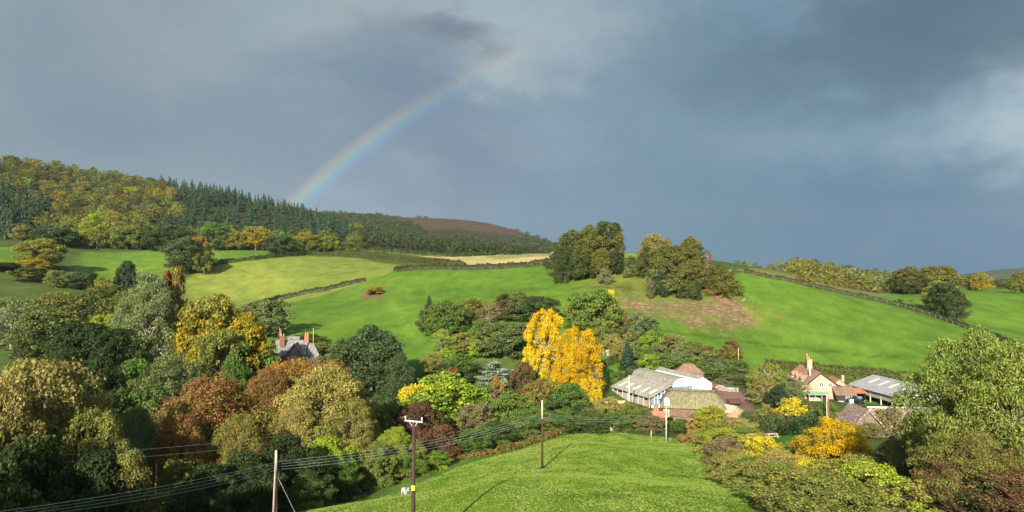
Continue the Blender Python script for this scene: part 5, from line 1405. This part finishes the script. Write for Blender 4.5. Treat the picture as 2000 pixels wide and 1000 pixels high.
# grey stone house on the left
HX, HY = -65.5, 215.0
hzb = hz(HX, HY) - 0.6
zt = Zh = 30.0 - hzb
sh = thing('stone_house', 'grey stone house with slate roofs and red chimneys among autumn trees', 'house', (HX, HY, hzb), R(5))
ea = 26.0 - hzb
G().box(-6.5, 3.6, -0.2, 5.6, 0, ea).build('wall', 'stone', sh)
G().extr([(-6.5, ea), (3.6, ea), (3.6, ea + 0.01), (-1.5, ea + 0.02), (-6.5, ea + 0.01)], 0, 5.4).build('attic_wall', 'stone', sh)
G().slab([(-6.9, -0.7, ea - 0.35), (3.9, -0.7, ea - 0.35), (3.9, 2.7, zt), (-6.9, 2.7, zt)], 0.14).build('roof', 'slate', sh)
G().slab([(-6.9, 6.1, ea - 0.35), (3.9, 6.1, ea - 0.35), (3.9, 2.7, zt), (-6.9, 2.7, zt)], 0.14).build('roof', 'slate', sh)
for x0 in (-6.5, 3.3): G().add([(x0, -0.2, ea), (x0, 5.6, ea), (x0, 2.7, zt - 0.1), (x0 + 0.3, -0.2, ea), (x0 + 0.3, 5.6, ea), (x0 + 0.3, 2.7, zt - 0.1)], [(0, 1, 2), (3, 5, 4), (0, 3, 4, 1), (1, 4, 5, 2), (2, 5, 3, 0)]).build('gable_wall', 'stone', sh)
gx0, gx1, gy0 = -1.4, 3.4, -3.4                        # front gable
gm = (gx0 + gx1) / 2
G().extr([(gx0, 0), (gx1, 0), (gx1, ea - 0.1), (gm, 29.2 - hzb), (gx0, ea - 0.1)], gy0, 2.0).build('front_gable_wall', 'stone', sh)
for sx, xe in ((-1, gx0 - 0.5), (1, gx1 + 0.5)):
    G().slab([(xe, gy0 - 0.4, ea - 0.75), (gm, gy0 - 0.4, 29.4 - hzb), (gm, 2.2, 29.4 - hzb), (xe, 2.2, ea - 0.75)], 0.13).build('front_gable_roof', 'slate', sh)
    G().hexa([(xe, gy0 - 0.5, ea - 1.05), (gm, gy0 - 0.5, 29.1 - hzb), (gm, gy0 - 0.42, 29.1 - hzb), (xe, gy0 - 0.42, ea - 1.05), (xe, gy0 - 0.5, ea - 0.72), (gm, gy0 - 0.5, 29.43 - hzb), (gm, gy0 - 0.42, 29.43 - hzb), (xe, gy0 - 0.42, ea - 0.72)]).build('bargeboard', 'timber', sh)
window(sh, 'y', gm - 0.6, gm + 0.6, ea - 1.6, ea - 0.3, gy0, -1, 3, bars=2)
window(sh, 'y', -5.6, -4.1, ea - 2.0, ea - 0.9, -0.2, -1, 4)
G().box(3.7, 7.4, 0.6, 4.8, 0, ea - 0.4).build('wing_wall', 'render', sh)
a, ex = 5.0, 7.8
G().slab([(3.5, 0.2, ea - 0.6), (ex, 0.2, ea - 0.6), (5.6, 2.7, zt - 1.0), (3.5, 2.7, zt - 1.0)], 0.13).build('wing_roof', 'slate', sh)
G().slab([(3.5, 5.2, ea - 0.6), (ex, 5.2, ea - 0.6), (5.6, 2.7, zt - 1.0), (3.5, 2.7, zt - 1.0)], 0.13).build('wing_roof', 'slate', sh)
G().slab([(ex, 0.2, ea - 0.6), (ex, 5.2, ea - 0.6), (5.6, 2.7, zt - 1.0)], 0.13).build('wing_roof', 'slate', sh)
window(sh, 'y', 4.2, 5.0, ea - 1.5, ea - 0.6, 0.6, -1, 2)
chimney(sh, 3.5, 2.7, zt - 1.0, zt + 1.4, 1.3, 0.9, 'brick', 2)
chimney(sh, -3.4, 1.4, zt - 1.8, zt + 1.2, 1.5, 0.9, 'darkbrick', 2)
chimney(sh, -5.0, 5.0, zt - 1.2, zt + 2.6, 1.0, 0.9, 'brick', 1)
G().slab([(-3.0, 5.5, zt - 0.6), (0.6, 5.5, zt - 0.6), (0.6, 7.2, zt + 0.7), (-3.0, 7.2, zt + 0.7)], 0.13).build('rear_roof', 'slate', sh)
G().box(-2.8, 0.4, 5.7, 8.2, 0, zt - 0.5).build('rear_wall', 'stone', sh)
# house glimpsed right of the poplars, small garden shed
gh = simple_house('garden_house', 'pinkish rendered house half hidden by the golden poplars', 'house', 22.2, 206, R(60), 6.0, 4.4, 4.4, 6.6, 'render', 'browntile')
G().box(2.0, 2.8, -0.5, 0.3, 5.0, 7.8).build('chimney', 'timber', gh)
window(gh, 'y', -1.6, -0.8, 1.2, 2.4, -2.2, -1, 2)
gs = simple_house('garden_shed', 'little grey roofed shed with a brick wall above the garden lawn', 'shed', 31.5, 231, R(-6), 2.2, 1.6, 1.6, 2.2, 'board', 'steel')
tw = thing('brick_garden_wall', 'low red brick wall left of the little garden shed', 'wall', (28.3, 231.5, hz(28.3, 231.5)), R(-6))
G().box(-1.9, 1.6, -0.15, 0.15, -0.3, 0.95).build('wall_body', 'brick', tw); G().box(-2.0, 1.7, -0.2, 0.2, 0.953, 1.05).build('coping', 'paletile', tw)
# ------------------------------------------------------------------ poles and wires
def base_of(px, D):
    rx, _ = ray(px, 800); return rx * D, D, hz(rx * D, D)
def pole(label, px, ytop, D, r=0.15, lower='tarwood', upper=None, split=0.66, name='utility_pole', cat='pole', lean=(0, 0)):
    x, y, z = base_of(px, D)
    zt = ZC + ray(px, ytop)[1] * D
    e = thing(name, label, cat, (x, y, z)); h = zt - z
    e.rotation_euler = (lean[0], lean[1], 0)
    if upper:
        G().cyl((0, 0, -0.3), (0, 0, h * split), r, r * 0.86, 10).build('lower_shaft', lower, e, True)
        G().cyl((0, 0, h * split + 0.002), (0, 0, h), r * 0.85, r * 0.68, 10).build('upper_shaft', upper, e, True)
    else: G().cyl((0, 0, -0.3), (0, 0, h), r, r * 0.7, 10).build('shaft', lower, e, True)
    G().cyl((0, 0, h + 0.002), (0, 0, h + 0.06), r * 0.72, r * 0.4, 10).build('cap', 'galv', e, True)
    print('pole', label[:30], 'h', round(h, 2))
    return e, Vector((x, y, z)), h
M['dullgalv'] = mat_noise('dull_galvanised', (0.30, 0.30, 0.31), (0.40, 0.40, 0.40), 5, 0.6)
p1, P1, H1 = pole('dark pole with a pale two armed crossbar in the foreground field', 808, 824, 51, 0.16, 'tarwood')
arm = G().hexa([(-.64, -0.05, H1 + 0.06), (.64, -0.05, H1 - 0.06), (.64, 0.05, H1 - 0.06), (-.64, 0.05, H1 + 0.06), (-.64, -0.05, H1 + 0.12), (.64, -0.05, H1 + 0.03), (.64, 0.05, H1 + 0.03), (-.64, 0.05, H1 + 0.15)])
a_ = arm.build('crossarm', 'dullgalv', p1)
for sx, dz_ in ((-.58, 0.14), (0.06, 0.08), (.58, 0.03)):
    if sx == 0.06: continue
    ins = G().cyl((sx, 0, H1 + dz_), (sx, 0, H1 + dz_ + 0.2), 0.03, 0.03, 8).cyl((sx, 0, H1 + dz_ + 0.12), (sx, 0, H1 + dz_ + 0.28), 0.06, 0.045, 8); ins.build('insulator', 'porcelain', p1, True)
for sx in (-1, 1): G().cyl((sx * 0.1, -0.02, H1 - 0.3), (sx * 0.32, -0.02, H1 + 0.05), 0.025, n=6).build('brace', 'dullgalv', p1)
G().box(-0.12, 0.12, -0.175, -0.165, H1 * 0.50, H1 * 0.50 + 0.35).build('warning_plate', 'yellow', p1)
p2, P2, H2 = pole('brown pole with a pale top standing alone in the foreground field', 1059, 783, 98, 0.15, 'tarwood', 'palewood', 0.73)
p3, P3, H3 = pole('thick pole beside its leaning strut at the bottom of the photo', 540, 881, 65, 0.15, 'redwood', 'palewood', 0.78)
st, PS, HS = pole('pale strut leaning against the thick bottom pole', 533, 902, 64.6, 0.085, 'board', name='pole_strut', cat='pole', lean=(0.0, 0.035))
p4, P4, H4 = pole('pale pole with a cream transformer box by the barns', 1301, 776, 145, 0.15, 'concrete')
tr = G().box(-0.5, 0.5, -0.95, -0.2, H4 - 1.5, H4 - 0.25); tr.build('transformer', 'cream', p4)
for sx in (-0.3, 0, 0.3): G().cyl((sx, -0.55, H4 - 0.25), (sx, -0.55, H4 + 0.1), 0.06, 0.04, 6).build('insulator', 'porcelain', p4)
G().box(-0.12, 0.12, -0.175, -0.16, H4 * 0.42, H4 * 0.42 + 0.5).build('warning_plate', 'yellow', p4)
G().box(-0.14, 0.14, -0.2, -0.16, H4 * 0.55, H4 * 0.55 + 0.3).build('number_plate', 'paint', p4)
pole('grey concrete pole in front of the open fronted barn', 1229, 733, 176, 0.17, 'concrete')
pole('short rusty brown pole at the barn\'s glazed corner', 1266, 758, 172, 0.13, 'redwood')
pole('thin dark pole in the garden left of the lime sapling', 1186, 706, 196, 0.10, 'tarwood')
pole('white wooden pole at the foot of the green hill', 1443, 680, 226, 0.10, 'palewood')
pole('pale pole on the slope behind the stone house', 611, 641, 238, 0.11, 'palewood')
pole('pale double pole in the garden below the farmhouse', 1615, 768, 158, 0.12, 'palewood')
pole('darker twin of the pale garden pole', 1618, 772, 158.2, 0.11, 'redwood')
pole('dark thin pole among the left trees', 297, 922, 84, 0.09, 'tarwood', lean=(0, -0.02))
pole('brown thin pole beside the dark one among the left trees', 305, 908, 86, 0.10, 'redwood', lean=(0, 0.01))

def wire(label, a, b, sag, r=0.022, mat='cable', group=None):
    a, b = Vector(a), Vector(b); k = 25
    pts = np.array([list(a.lerp(b, i / (k - 1)) - Vector((0, 0, sag * 4 * (i / (k - 1)) * (1 - i / (k - 1))))) for i in range(k)])
    c0 = pts[0].copy()
    V, F = tubes([(pts - c0, np.full(k, r))], 5)
    o = link(bpy.data.objects.new('overhead_wire', mesh_np('overhead_wire', V, F, M[mat], smooth=True))); o.location = c0
    tag(o, label, 'wire', group); return o
WG = 'overhead wires between the field poles'
LP = Vector((*[ray(-60, 1040)[0] * 38], 38, ZC + ray(-60, 1018)[1] * 38))
for i, nm in enumerate(('top', 'second', 'third', 'lowest')):
    dz_ = -0.95 - i * 0.24
    wire(nm + ' wire of four from the strutted pole to the brown pole', P3 + Vector((0, 0, H3 + dz_)), P2 + Vector((0, 0, H2 - 1.7 - i * 0.24)), 0.75 + 0.06 * i, 0.010, group=WG)
    wire(nm + ' wire of four leaving the strutted pole to the lower left', P3 + Vector((0, 0, H3 + dz_ - 0.05)), LP + Vector((0, 0, 0.3 - i * 0.13)), 0.3 + 0.05 * i, 0.0075, group=WG)
    wire(nm + ' wire of four from the brown pole to the transformer pole', P2 + Vector((0, 0, H2 - 1.7 - i * 0.24)), P4 + Vector((0, 0, H4 - 2.2 - i * 0.3)), 1.1 + 0.1 * i, 0.013, group=WG)
for i, nm in enumerate(('upper', 'lower')):
    a = Vector((ray(-40, 0)[0] * 62, 62, ZC + ray(-40, 896 + i * 15)[1] * 62)); b = Vector((ray(600, 0)[0] * 104, 104, ZC + ray(600, 844 + i * 14)[1] * 104))
    wire(nm + ' thin wire of the pair crossing before the sycamore', a, b, 0.5, 0.011, 'cable', 'pair of thin wires across the left trees')
for i, nm in enumerate(('upper', 'lower')):
    a = Vector((ray(880, 0)[0] * 262, 262, ZC + ray(880, 566 + i * 14)[1] * 262)); m_ = Vector((ray(1443, 0)[0] * 226, 226, ZC + ray(1443, 682 + i * 3)[1] * 226))
gw = wire('guy wire stretched down from the strutted pole', P3 + Vector((0.1, 0, H3 - 2.2)), (P3.x + 3.2, P3.y - 1.0, hz(P3.x + 3.2, P3.y - 1)), 0.02, 0.008, 'galv')

# ------------------------------------------------------------------ animals
def skin_body(name, pts, edges, radii, mat, parent, root=0, sub=2):
    me = bpy.data.meshes.new(name); me.from_pydata(pts, edges, []); me.update()
    o = link(bpy.data.objects.new(name, me), parent)
    sm = o.modifiers.new('skin', 'SKIN'); sm.use_smooth_shade = True
    for v_, r_ in zip(me.skin_vertices[0].data, radii): v_.radius = r_ if isinstance(r_, tuple) else (r_, r_)
    me.skin_vertices[0].data[root].use_root = True
    ss = o.modifiers.new('sub', 'SUBSURF'); ss.levels = sub; ss.render_levels = sub
    me.materials.append(mat); return o
M['ponycoat'] = mat_noise('grey_pony_coat', (0.24, 0.22, 0.205), (0.40, 0.37, 0.335), 1.6, 0.8, third=((0.20, 0.18, 0.17), 0.60))
M['darkmane'] = mat_noise('dark_mane', (0.03, 0.026, 0.024), (0.06, 0.05, 0.046), 5)
M['blackcoat'] = mat_noise('black_cow_coat', (0.012, 0.010, 0.010), (0.022, 0.019, 0.018), 3, 0.6)
def quadruped(e, s, coat, graze=False, cow=False):
    neck = [(0.62, 0, 1.0), (0.82, 0, 1.28), (0.95, 0, 1.50)] if not graze else [(0.66, 0, 0.95), (0.98, 0, 0.72), (1.18, 0, 0.42)]
    head = [(1.08, 0, 1.50), (1.30, 0, 1.26)] if not graze else [(1.26, 0, 0.30), (1.40, 0, 0.10)]
    P = [(-0.62, 0, 1.02), (-0.25, 0, 0.98), (0.15, 0, 0.95), (0.45, 0, 0.98)] + neck + head
    Rr = [(0.25, 0.27), (0.28, 0.29), (0.29, 0.30), (0.25, 0.29), 0.20, 0.14, 0.12, 0.115, 0.07]
    Ed = [(i, i + 1) for i in range(8)]
    def leg(root, pts, rad):
        k = len(P)
        for i, (p, r_) in enumerate(zip(pts, rad)): P.append(p); Rr.append(r_); Ed.append((root if i == 0 else k + i - 1, k + i))
    for sy in (-1, 1):
        f = 0.06 * sy
        leg(3, [(0.48, sy * 0.17, 0.72), (0.50 + f, sy * 0.16, 0.40), (0.49 + f, sy * 0.16, 0.08), (0.55 + f, sy * 0.16, 0.02)], [0.13, 0.085, 0.065, 0.075])
        leg(0, [(-0.55 + f, sy * 0.18, 0.72), (-0.68 + f, sy * 0.17, 0.45), (-0.62 + f, sy * 0.17, 0.08), (-0.56 + f, sy * 0.17, 0.02)], [0.16, 0.09, 0.065, 0.075])
    P = [tuple(np.array(p) * s) for p in P]; Rr = [tuple(np.array(r_) * s) if isinstance(r_, tuple) else r_ * s for r_ in Rr]
    skin_body('body', P, Ed, Rr, coat, e, 1)
    hp = np.array(head[0]) * s
    for sy in (-1, 1): G().cyl((hp[0] - 0.06 * s, sy * 0.06 * s, hp[2] + 0.05 * s), (hp[0] - 0.10 * s, sy * 0.10 * s, hp[2] + 0.22 * s), 0.04 * s, 0.008, 6).build('ear', coat, e)
    G().cyl((-0.84 * s, 0, 1.10 * s), (-1.0 * s, 0, 0.5 * s), 0.05 * s if not cow else 0.03 * s, 0.03 * s, 6).build('tail', M['darkmane'], e)
    if not cow:
        nk = [np.array(p) * s for p in neck]
        mg = G()
        for i in range(2): mg.cyl(tuple(nk[i] + np.array([-0.17, 0, 0.12]) * s), tuple(nk[i + 1] + np.array([-0.10, 0, 0.12]) * s), 0.06 * s, 0.055 * s, 6)
        mg.build('mane', M['darkmane'], e)
px_ = (793 - 1000) / FPX * 91
pn = thing('pony', 'pale grey pony with a dark mane standing in the foreground field', 'pony', (px_, 91, hz(px_, 91) - 0.02), R(-62))
quadruped(pn, 1.0, M['ponycoat'])
for i, (px, py, rz, lab) in enumerate([(1756, 589, 0.2, 'black cow grazing at the left of the three in the far field'), (1761, 590, 2.8, 'black cow close beside the leftmost cow'), (1779, 591, -0.6, 'black cow standing alone right of the other two')]):
    x, y, z = hit(px, py, 200)
    c_ = thing('cow', lab, 'cow', (x, y, z - 0.02), rz, 'black cows in the far right field')
    quadruped(c_, 1.0, M['blackcoat'], graze=(i < 2), cow=True)

# ------------------------------------------------------------------ small farm things
def on_ground(px, py, dmin=34): return hit(px, py, dmin)
x, y, z = on_ground(1508, 856)
tb_ = thing('picnic_table', 'pale wooden picnic table on the small paddock lawn', 'table', (x, y, z), R(5))
for k in range(4): G().box(-1.0, 1.0, -0.36 + k * 0.19, -0.20 + k * 0.19, 0.74, 0.79).build('top_plank', 'palewood', tb_)
for sy in (-1, 1): G().box(-1.0, 1.0, sy * 0.78 - 0.13, sy * 0.78 + 0.13, 0.44, 0.49).build('bench_plank', 'palewood', tb_)
for sx in (-0.75, 0.75):
    for sy in (-1, 1): G().hexa([(sx - .05, sy * .75 - .06, 0), (sx + .05, sy * .75 - .06, 0), (sx + .05, sy * .75 + .06, 0), (sx - .05, sy * .75 + .06, 0), (sx - .05, sy * .25 - .06, .74), (sx + .05, sy * .25 - .06, .74), (sx + .05, sy * .25 + .06, .74), (sx - .05, sy * .25 + .06, .74)]).build('leg', 'palewood', tb_)
    G().box(sx - 0.09, sx - 0.055, -0.88, 0.88, 0.36, 0.44).build('brace', 'palewood', tb_)
x, y, z = on_ground(1200, 842)
tr_ = thing('water_trough', 'cream water trough at the top edge of the foreground field', 'trough', (x, y, z), R(4))
g = G().box(-0.75, 0.75, -0.3, -0.24, 0, 0.5).box(-0.75, 0.75, 0.24, 0.3, 0, 0.5).box(-0.75, -0.69, -0.24, 0.24, 0, 0.5).box(0.69, 0.75, -0.24, 0.24, 0, 0.5).box(-0.69, 0.69, -0.24, 0.24, 0, 0.06)
g.build('basin', 'cream', tr_); G().box(-0.95, -0.76, -0.25, 0.25, 0, 0.85).build('valve_box', 'cream', tr_)
for i, (px, py, hh, lab) in enumerate([(1272, 855, 1.3, 'pale wooden post at the foot of the brown bramble'), (1310, 868, 1.0, 'dark short stake right of the transformer pole'), (1468, 848, 1.5, 'pale upright post left of the picnic table'), (1404, 800, 1.6, 'stout cream gatepost at the front of the yard')]):
    x, y, z = on_ground(px, py)
    e = thing('wooden_post', lab, 'post', (x, y, z)); G().cyl((0, 0, -0.2), (0, 0, hh), 0.11, 0.10, 8).build('shaft', 'palewood' if i != 1 else 'redwood', e, True); G().cyl((0, 0, hh + 0.002), (0, 0, hh + 0.08), 0.13, 0.05, 8).build('cap', 'palewood', e, True)
x, y, z = on_ground(1433, 793)
tl = thing('farm_trailer', 'dark rusty farm trailer parked in the yard', 'trailer', (x, y, z), R(10))
G().box(-1.5, 1.5, -0.8, 0.8, 0.7, 0.85).build('bed', 'rustmetal', tl)
for (x0, x1, y0, y1) in ((-1.5, 1.5, -0.82, -0.76), (-1.5, 1.5, 0.76, 0.82), (-1.56, -1.5, -0.8, 0.8), (1.5, 1.56, -0.8, 0.8)): G().box(x0, x1, y0, y1, 0.7, 1.7).build('side_panel', 'rustmetal', tl)
for sx in (-0.5, 0.5):
    for sy in (-0.9, 0.9): G().cyl((sx, sy - 0.1, 0.38), (sx, sy + 0.1, 0.38), 0.38, n=14).build('wheel', 'rubber', tl)
G().box(1.5, 2.9, -0.06, 0.06, 0.55, 0.68).build('drawbar', 'rustmetal', tl)
lpile = [(1402, 757, 'pile of pale sawn logs at the back of the yard'), (1418, 763, 'second pile of pale logs beside the green gate')]
for k, (px, py, lab) in enumerate(lpile):
    x, y, z = on_ground(px, py)
    e = thing('log_pile', lab, 'log pile', (x, y, z), R(15 + 20 * k))
    for i in range(16):
        lv_ = i // 7; xx = -1.5 + (i % 7) * 0.48 + 0.24 * lv_
        g = G().cyl((xx + rng0.uniform(-.1, .1), -1.4 + rng0.uniform(-.3, .3), 0.2 + lv_ * 0.34), (xx + rng0.uniform(-.2, .2), 1.4, 0.2 + lv_ * 0.34 + rng0.uniform(-.05, .1)), 0.21, 0.18, 7); g.build('log', 'deadwood', e)
x, y, z = on_ground(1432, 766)
gt = thing('metal_gate', 'thin green and white field gate at the back of the yard', 'gate', (x, y, z), R(-4))
for zz_ in (0.15, 0.4, 0.65, 0.9, 1.15): G().cyl((-1.3, 0, zz_), (1.3, 0, zz_), 0.03, n=6).build('rail', 'galv', gt)
for sx in (-1.3, 0, 1.3): G().cyl((sx, 0, 0), (sx, 0, 1.25), 0.045 if sx else 0.03, n=6).build('upright', 'greenpaint' if sx < 1 else 'paint', gt)
x, y, z = on_ground(1392, 762)
rd = thing('red_tank', 'small red fuel tank beside the white gabled barn', 'tank', (x, y, z))
G().cyl((-0.6, 0, 0.75), (0.6, 0, 0.75), 0.4, n=14).build('tank_body', 'redpaint', rd, True)
for sx in (-0.4, 0.4): G().box(sx - 0.06, sx + 0.06, -0.3, 0.3, 0, 0.45).build('leg', 'rustmetal', rd)
x, y, z = on_ground(1441, 803)
gbn = thing('green_tarpaulin_heap', 'low green covered heap at the front of the yard', 'heap', (x, y, z))
bmh = bmesh.new(); bmesh.ops.create_icosphere(bmh, subdivisions=3, radius=1.0)
for v_ in bmh.verts: v_.co = Vector((v_.co.x * 1.5, v_.co.y * 0.7, max(v_.co.z, -0.1) * 0.55)) * (1 + 0.12 * mnoise.noise(v_.co * 2.3))
me = bpy.data.meshes.new('cover'); bmh.to_mesh(me); bmh.free(); me.materials.append(M['greenpaint']); link(bpy.data.objects.new('cover', me), gbn)
def car(label, x, y, rz, coat):
    e = thing('parked_car', label, 'car', (x, y, hz(x, y)), rz)
    prof = [(-2.1, 0.35), (2.1, 0.35), (2.15, 0.7), (1.95, 0.88), (1.05, 0.98), (0.45, 1.42), (-1.2, 1.45), (-1.9, 1.0), (-2.15, 0.9)]
    G().extr(prof, -0.85, 0.85).build('body', coat, e)
    G().add([(1.08, -0.7, 1.0), (1.08, 0.7, 1.0), (0.52, 0.62, 1.4), (0.52, -0.62, 1.4)], [(0, 1, 2, 3)]).build('windscreen', 'blueglass', e)
    for sy in (-1, 1):
        G().add([(0.9, sy * 0.856, 1.0), (0.4, sy * 0.856, 1.36), (-1.15, sy * 0.856, 1.38), (-1.6, sy * 0.856, 1.02)], [(0, 1, 2, 3)]).build('side_window', 'glass', e)
        for xx in (-1.3, 1.3): G().cyl((xx, sy * 0.72, 0.33), (xx, sy * 0.88, 0.33), 0.33, n=14).build('wheel', 'rubber', e)
        G().box(2.08, 2.16, sy * 0.62 - 0.14, sy * 0.62 + 0.14, 0.62, 0.78).build('headlight', 'porcelain', e)
    return e
car('dark car parked on the grass right of the farmhouse', 89.8, 188.2, R(-35), 'carpaint')
car('dark car with a pale windscreen inside the cart shed', FX + 12.3, FY - 2.6, R(-95), 'carpaint')
# fallen, bleached boughs on the knoll
def dead_bough(label, px, py, dmin, L, ang, seed):
    x, y, z = hit(px, py, dmin); rng = np.random.default_rng(seed)
    e = thing('fallen_bough', label, 'dead wood', (x, y, z + 0.1), ang)
    segs = [limb((0, 0, 0.1), (L, 0, L * 0.35), 0.20, 0.07, rng, 6, 0.08)]
    for k in range(6):
        t = rng.uniform(0.3, 0.95); a = np.array([L * t, 0, L * 0.35 * t])
        segs.append(limb(a, a + np.array([rng.uniform(0.2, 1.2), rng.uniform(-1.2, 1.2), rng.uniform(0.2, 1.4)]), 0.07, 0.02, rng, 4, 0.1))
    V, F = tubes(segs[:1]); link(bpy.data.objects.new('stem', mesh_np('stem', V, F, M['deadwood'], smooth=True)), e)
    V, F = tubes(segs[1:]); link(bpy.data.objects.new('branches', mesh_np('branches', V, F, M['deadwood'], smooth=True)), e)
dead_bough('bleached dead bough rising from the windswept tree', 1415, 535, 250, 4.5, 0.5, 3)
dead_bough('fallen grey bough below the left hilltop clump', 1192, 533, 250, 4.5, 0.2, 4)
dead_bough('short bleached log on the red earth slip', 1448, 590, 250, 2.0, 0.1, 5)
x, y, z = hit(1230, 531, 250)
e = thing('standing_stone', 'small pale upright stone stump between the hilltop clumps', 'stone', (x, y, z))
G().cyl((0, 0, -0.2), (0.1, 0, 1.7), 0.42, 0.25, 7).build('stump', 'render', e)
# ------------------------------------------------------------------ grass of the foreground field
def grass():
    rng = np.random.default_rng(5)
    FP = np.array([(-30, 84), (-18, 104), (-10, 117), (0, 131), (10, 149), (22, 157), (37, 147), (36, 135), (31.5, 108), (26.5, 84), (22.5, 66), (20, 52), (20, 40), (-34, 40), (-36, 66)])
    n = 520000
    y = 40 + 118 * rng.random(n) ** 0.9; x = rng.uniform(-38, 38, n)
    keep = (np.abs(x / y) < 0.5) & inside(FP, x, y)
    x, y = x[keep], y[keep]
    edge = seg_dist(FP, x, y); bare = np.minimum(np.hypot(x - P2.x, (y - P2.y) * 0.8), np.hypot(x - P1.x, y - P1.y))
    keep = (rng.random(len(x)) < np.clip(edge / 1.2, 0.15, 1)) & (rng.random(len(x)) < np.clip(bare - 0.5, 0.02, 1))
    x, y = x[keep], y[keep]
    f = np.sin(x * 0.9 + 2 * np.sin(y * 0.5)) * np.sin(y * 0.8 + 1.5 * np.sin(x * 0.4)) * 0.5 + 0.5
    f2 = np.sin(x * 0.21 + y * 0.13 + 2.0 * np.sin(y * 0.09)) * 0.5 + 0.5
    f = np.clip(0.5 * f + 0.5 * np.array([mnoise.fractal(Vector((a * 0.35, b * 0.2, 0.0)), 0.8, 2.1, 4) for a, b in zip(x, y)]) * 1.4 + 0.25, 0, 1)
    keep = rng.random(len(x)) < 0.4 + 0.6 * f
    x, y, f, f2 = x[keep], y[keep], f[keep], f2[keep]
    n = len(x); z = height(x, y) + 0.18 * np.sin(x * 0.31 + 1.3 * np.sin(y * 0.17)) * np.cos(y * 0.23) * np.clip(y / 200, 0.2, 1)
    th = rng.random(n) * 6.283
    hgt = rng.uniform(0.035, 0.075, n) * (0.7 + 0.7 * f) * (y / 90) ** 0.35; wd = rng.uniform(0.05, 0.12, n) * (y / 80) ** 0.6
    lean = rng.normal(size=(n, 2)) * 0.10 * (hgt / 0.2)[:, None]
    B = np.stack([x, y, z - 0.01], -1); u = np.stack([np.cos(th), np.sin(th), np.zeros(n)], -1) * wd[:, None]
    T_ = B + np.stack([lean[:, 0], lean[:, 1], hgt], -1)
    V = np.stack([B - u, B + u, T_ + u * 0.35, T_ - u * 0.35], 1).reshape(-1, 3)
    lv = np.ones((n, 4), np.float32); lv[:, 0] = np.clip(0.7 * f2 + 0.3 * rng.random(n), 0, 1); lv[:, 1] = np.clip(0.1 + 0.8 * f + 0.12 * rng.normal(size=n), 0, 1); lv[:, 2] = 0.4 + 0.25 * rng.random(n); lv[:, 3] = 0.5
    dp = seg_dist(np.array([(-27, 88), (-19, 100), (-12, 110), (-4, 122), (4, 136), (9, 144)]), x, y, False); near = np.clip(1.3 - dp / 1.1, 0, 1); lv[:, 0] = np.maximum(lv[:, 0], near); lv[:, 1] = np.maximum(lv[:, 1], near)
    o = link(bpy.data.objects.new('grass', mesh_np('grass', V, np.arange(4 * n).reshape(n, 4), LEAF, {'lv': ('FACE', lv)})))
    o.color = (0.128, 0.203, 0.026, 1); o['tint'] = [0.180, 0.232, 0.048]
    tag(o, 'short tufted grass of the foreground field', 'grass', kind='stuff')
    print('blades', n)
grass()
# far blue hills at the right end of the horizon
def far_hills():
    xs = np.arange(1500, 4200, 40.0); ys = np.linspace(3000, 3800, 9)
    X, Y = np.meshgrid(xs, ys)
    prof = np.interp(X, [1500, 1900, 2150, 2350, 2700, 3200, 4200], [0, 12, 34, 42, 62, 150, 260]) + 10 * np.sin(X * 0.011) + 5 * np.sin(X * 0.05 + Y * 0.02)
    Zh_ = 20 + prof * np.sin(np.clip((Y - 3000) / 800, 0, 1) * math.pi) ** 0.8
    I = np.arange(X.size).reshape(X.shape)
    F = np.stack([I[:-1, :-1], I[:-1, 1:], I[1:, 1:], I[1:, :-1]], -1).reshape(-1, 4)
    m, t = new_mat('far_wooded_hills')
    pos = t.node('ShaderNodeNewGeometry').outputs['Position']
    n = t.noise(pos, 0.03, 5, 0.65)
    finish(t, principled(t, t.mix(t.sstep(n, 0.35, 0.65), (0.03, 0.045, 0.025), (0.06, 0.075, 0.04)), 0.9, 0.05, normal=bump(t, n, 1.0, 12.0)))
    o = link(bpy.data.objects.new('far_hills', mesh_np('far_hills', np.stack([X, Y, Zh_], -1).reshape(-1, 3), F, m, smooth=True)))
    tag(o, 'dark blue wooded hills on the far horizon', 'hills', kind='structure')
far_hills()
# ------------------------------------------------------------------ air: thin even haze
def haze():
    me = bpy.data.meshes.new('haze'); bm = bmesh.new(); bmesh.ops.create_cube(bm, size=1.0)
    x0, x1, y0, y1, z0, z1 = -1500, 4400, -140, 4000, -40, 400
    for v_ in bm.verts: v_.co = Vector(((x0 + x1) / 2 + v_.co.x * (x1 - x0), (y0 + y1) / 2 + v_.co.y * (y1 - y0), (z0 + z1) / 2 + v_.co.z * (z1 - z0)))
    bm.to_mesh(me); bm.free()
    m, t = new_mat('thin_air')
    pv = t.node('ShaderNodeVolumePrincipled'); pv.inputs['Color'].default_value = (0.80, 0.90, 1.0, 1); pv.inputs['Density'].default_value = HAZE
    pv.inputs['Anisotropy'].default_value = 0.0
    o_ = t.node('ShaderNodeOutputMaterial'); t.l.new(pv.outputs[0], o_.inputs['Volume'])
    me.materials.append(m)
    o = link(bpy.data.objects.new('haze', me)); tag(o, 'thin blue haze in the valley air', 'haze', kind='stuff')
HAZE = 0.00002
haze()
print('GZ', GZ.min(), GZ.max())
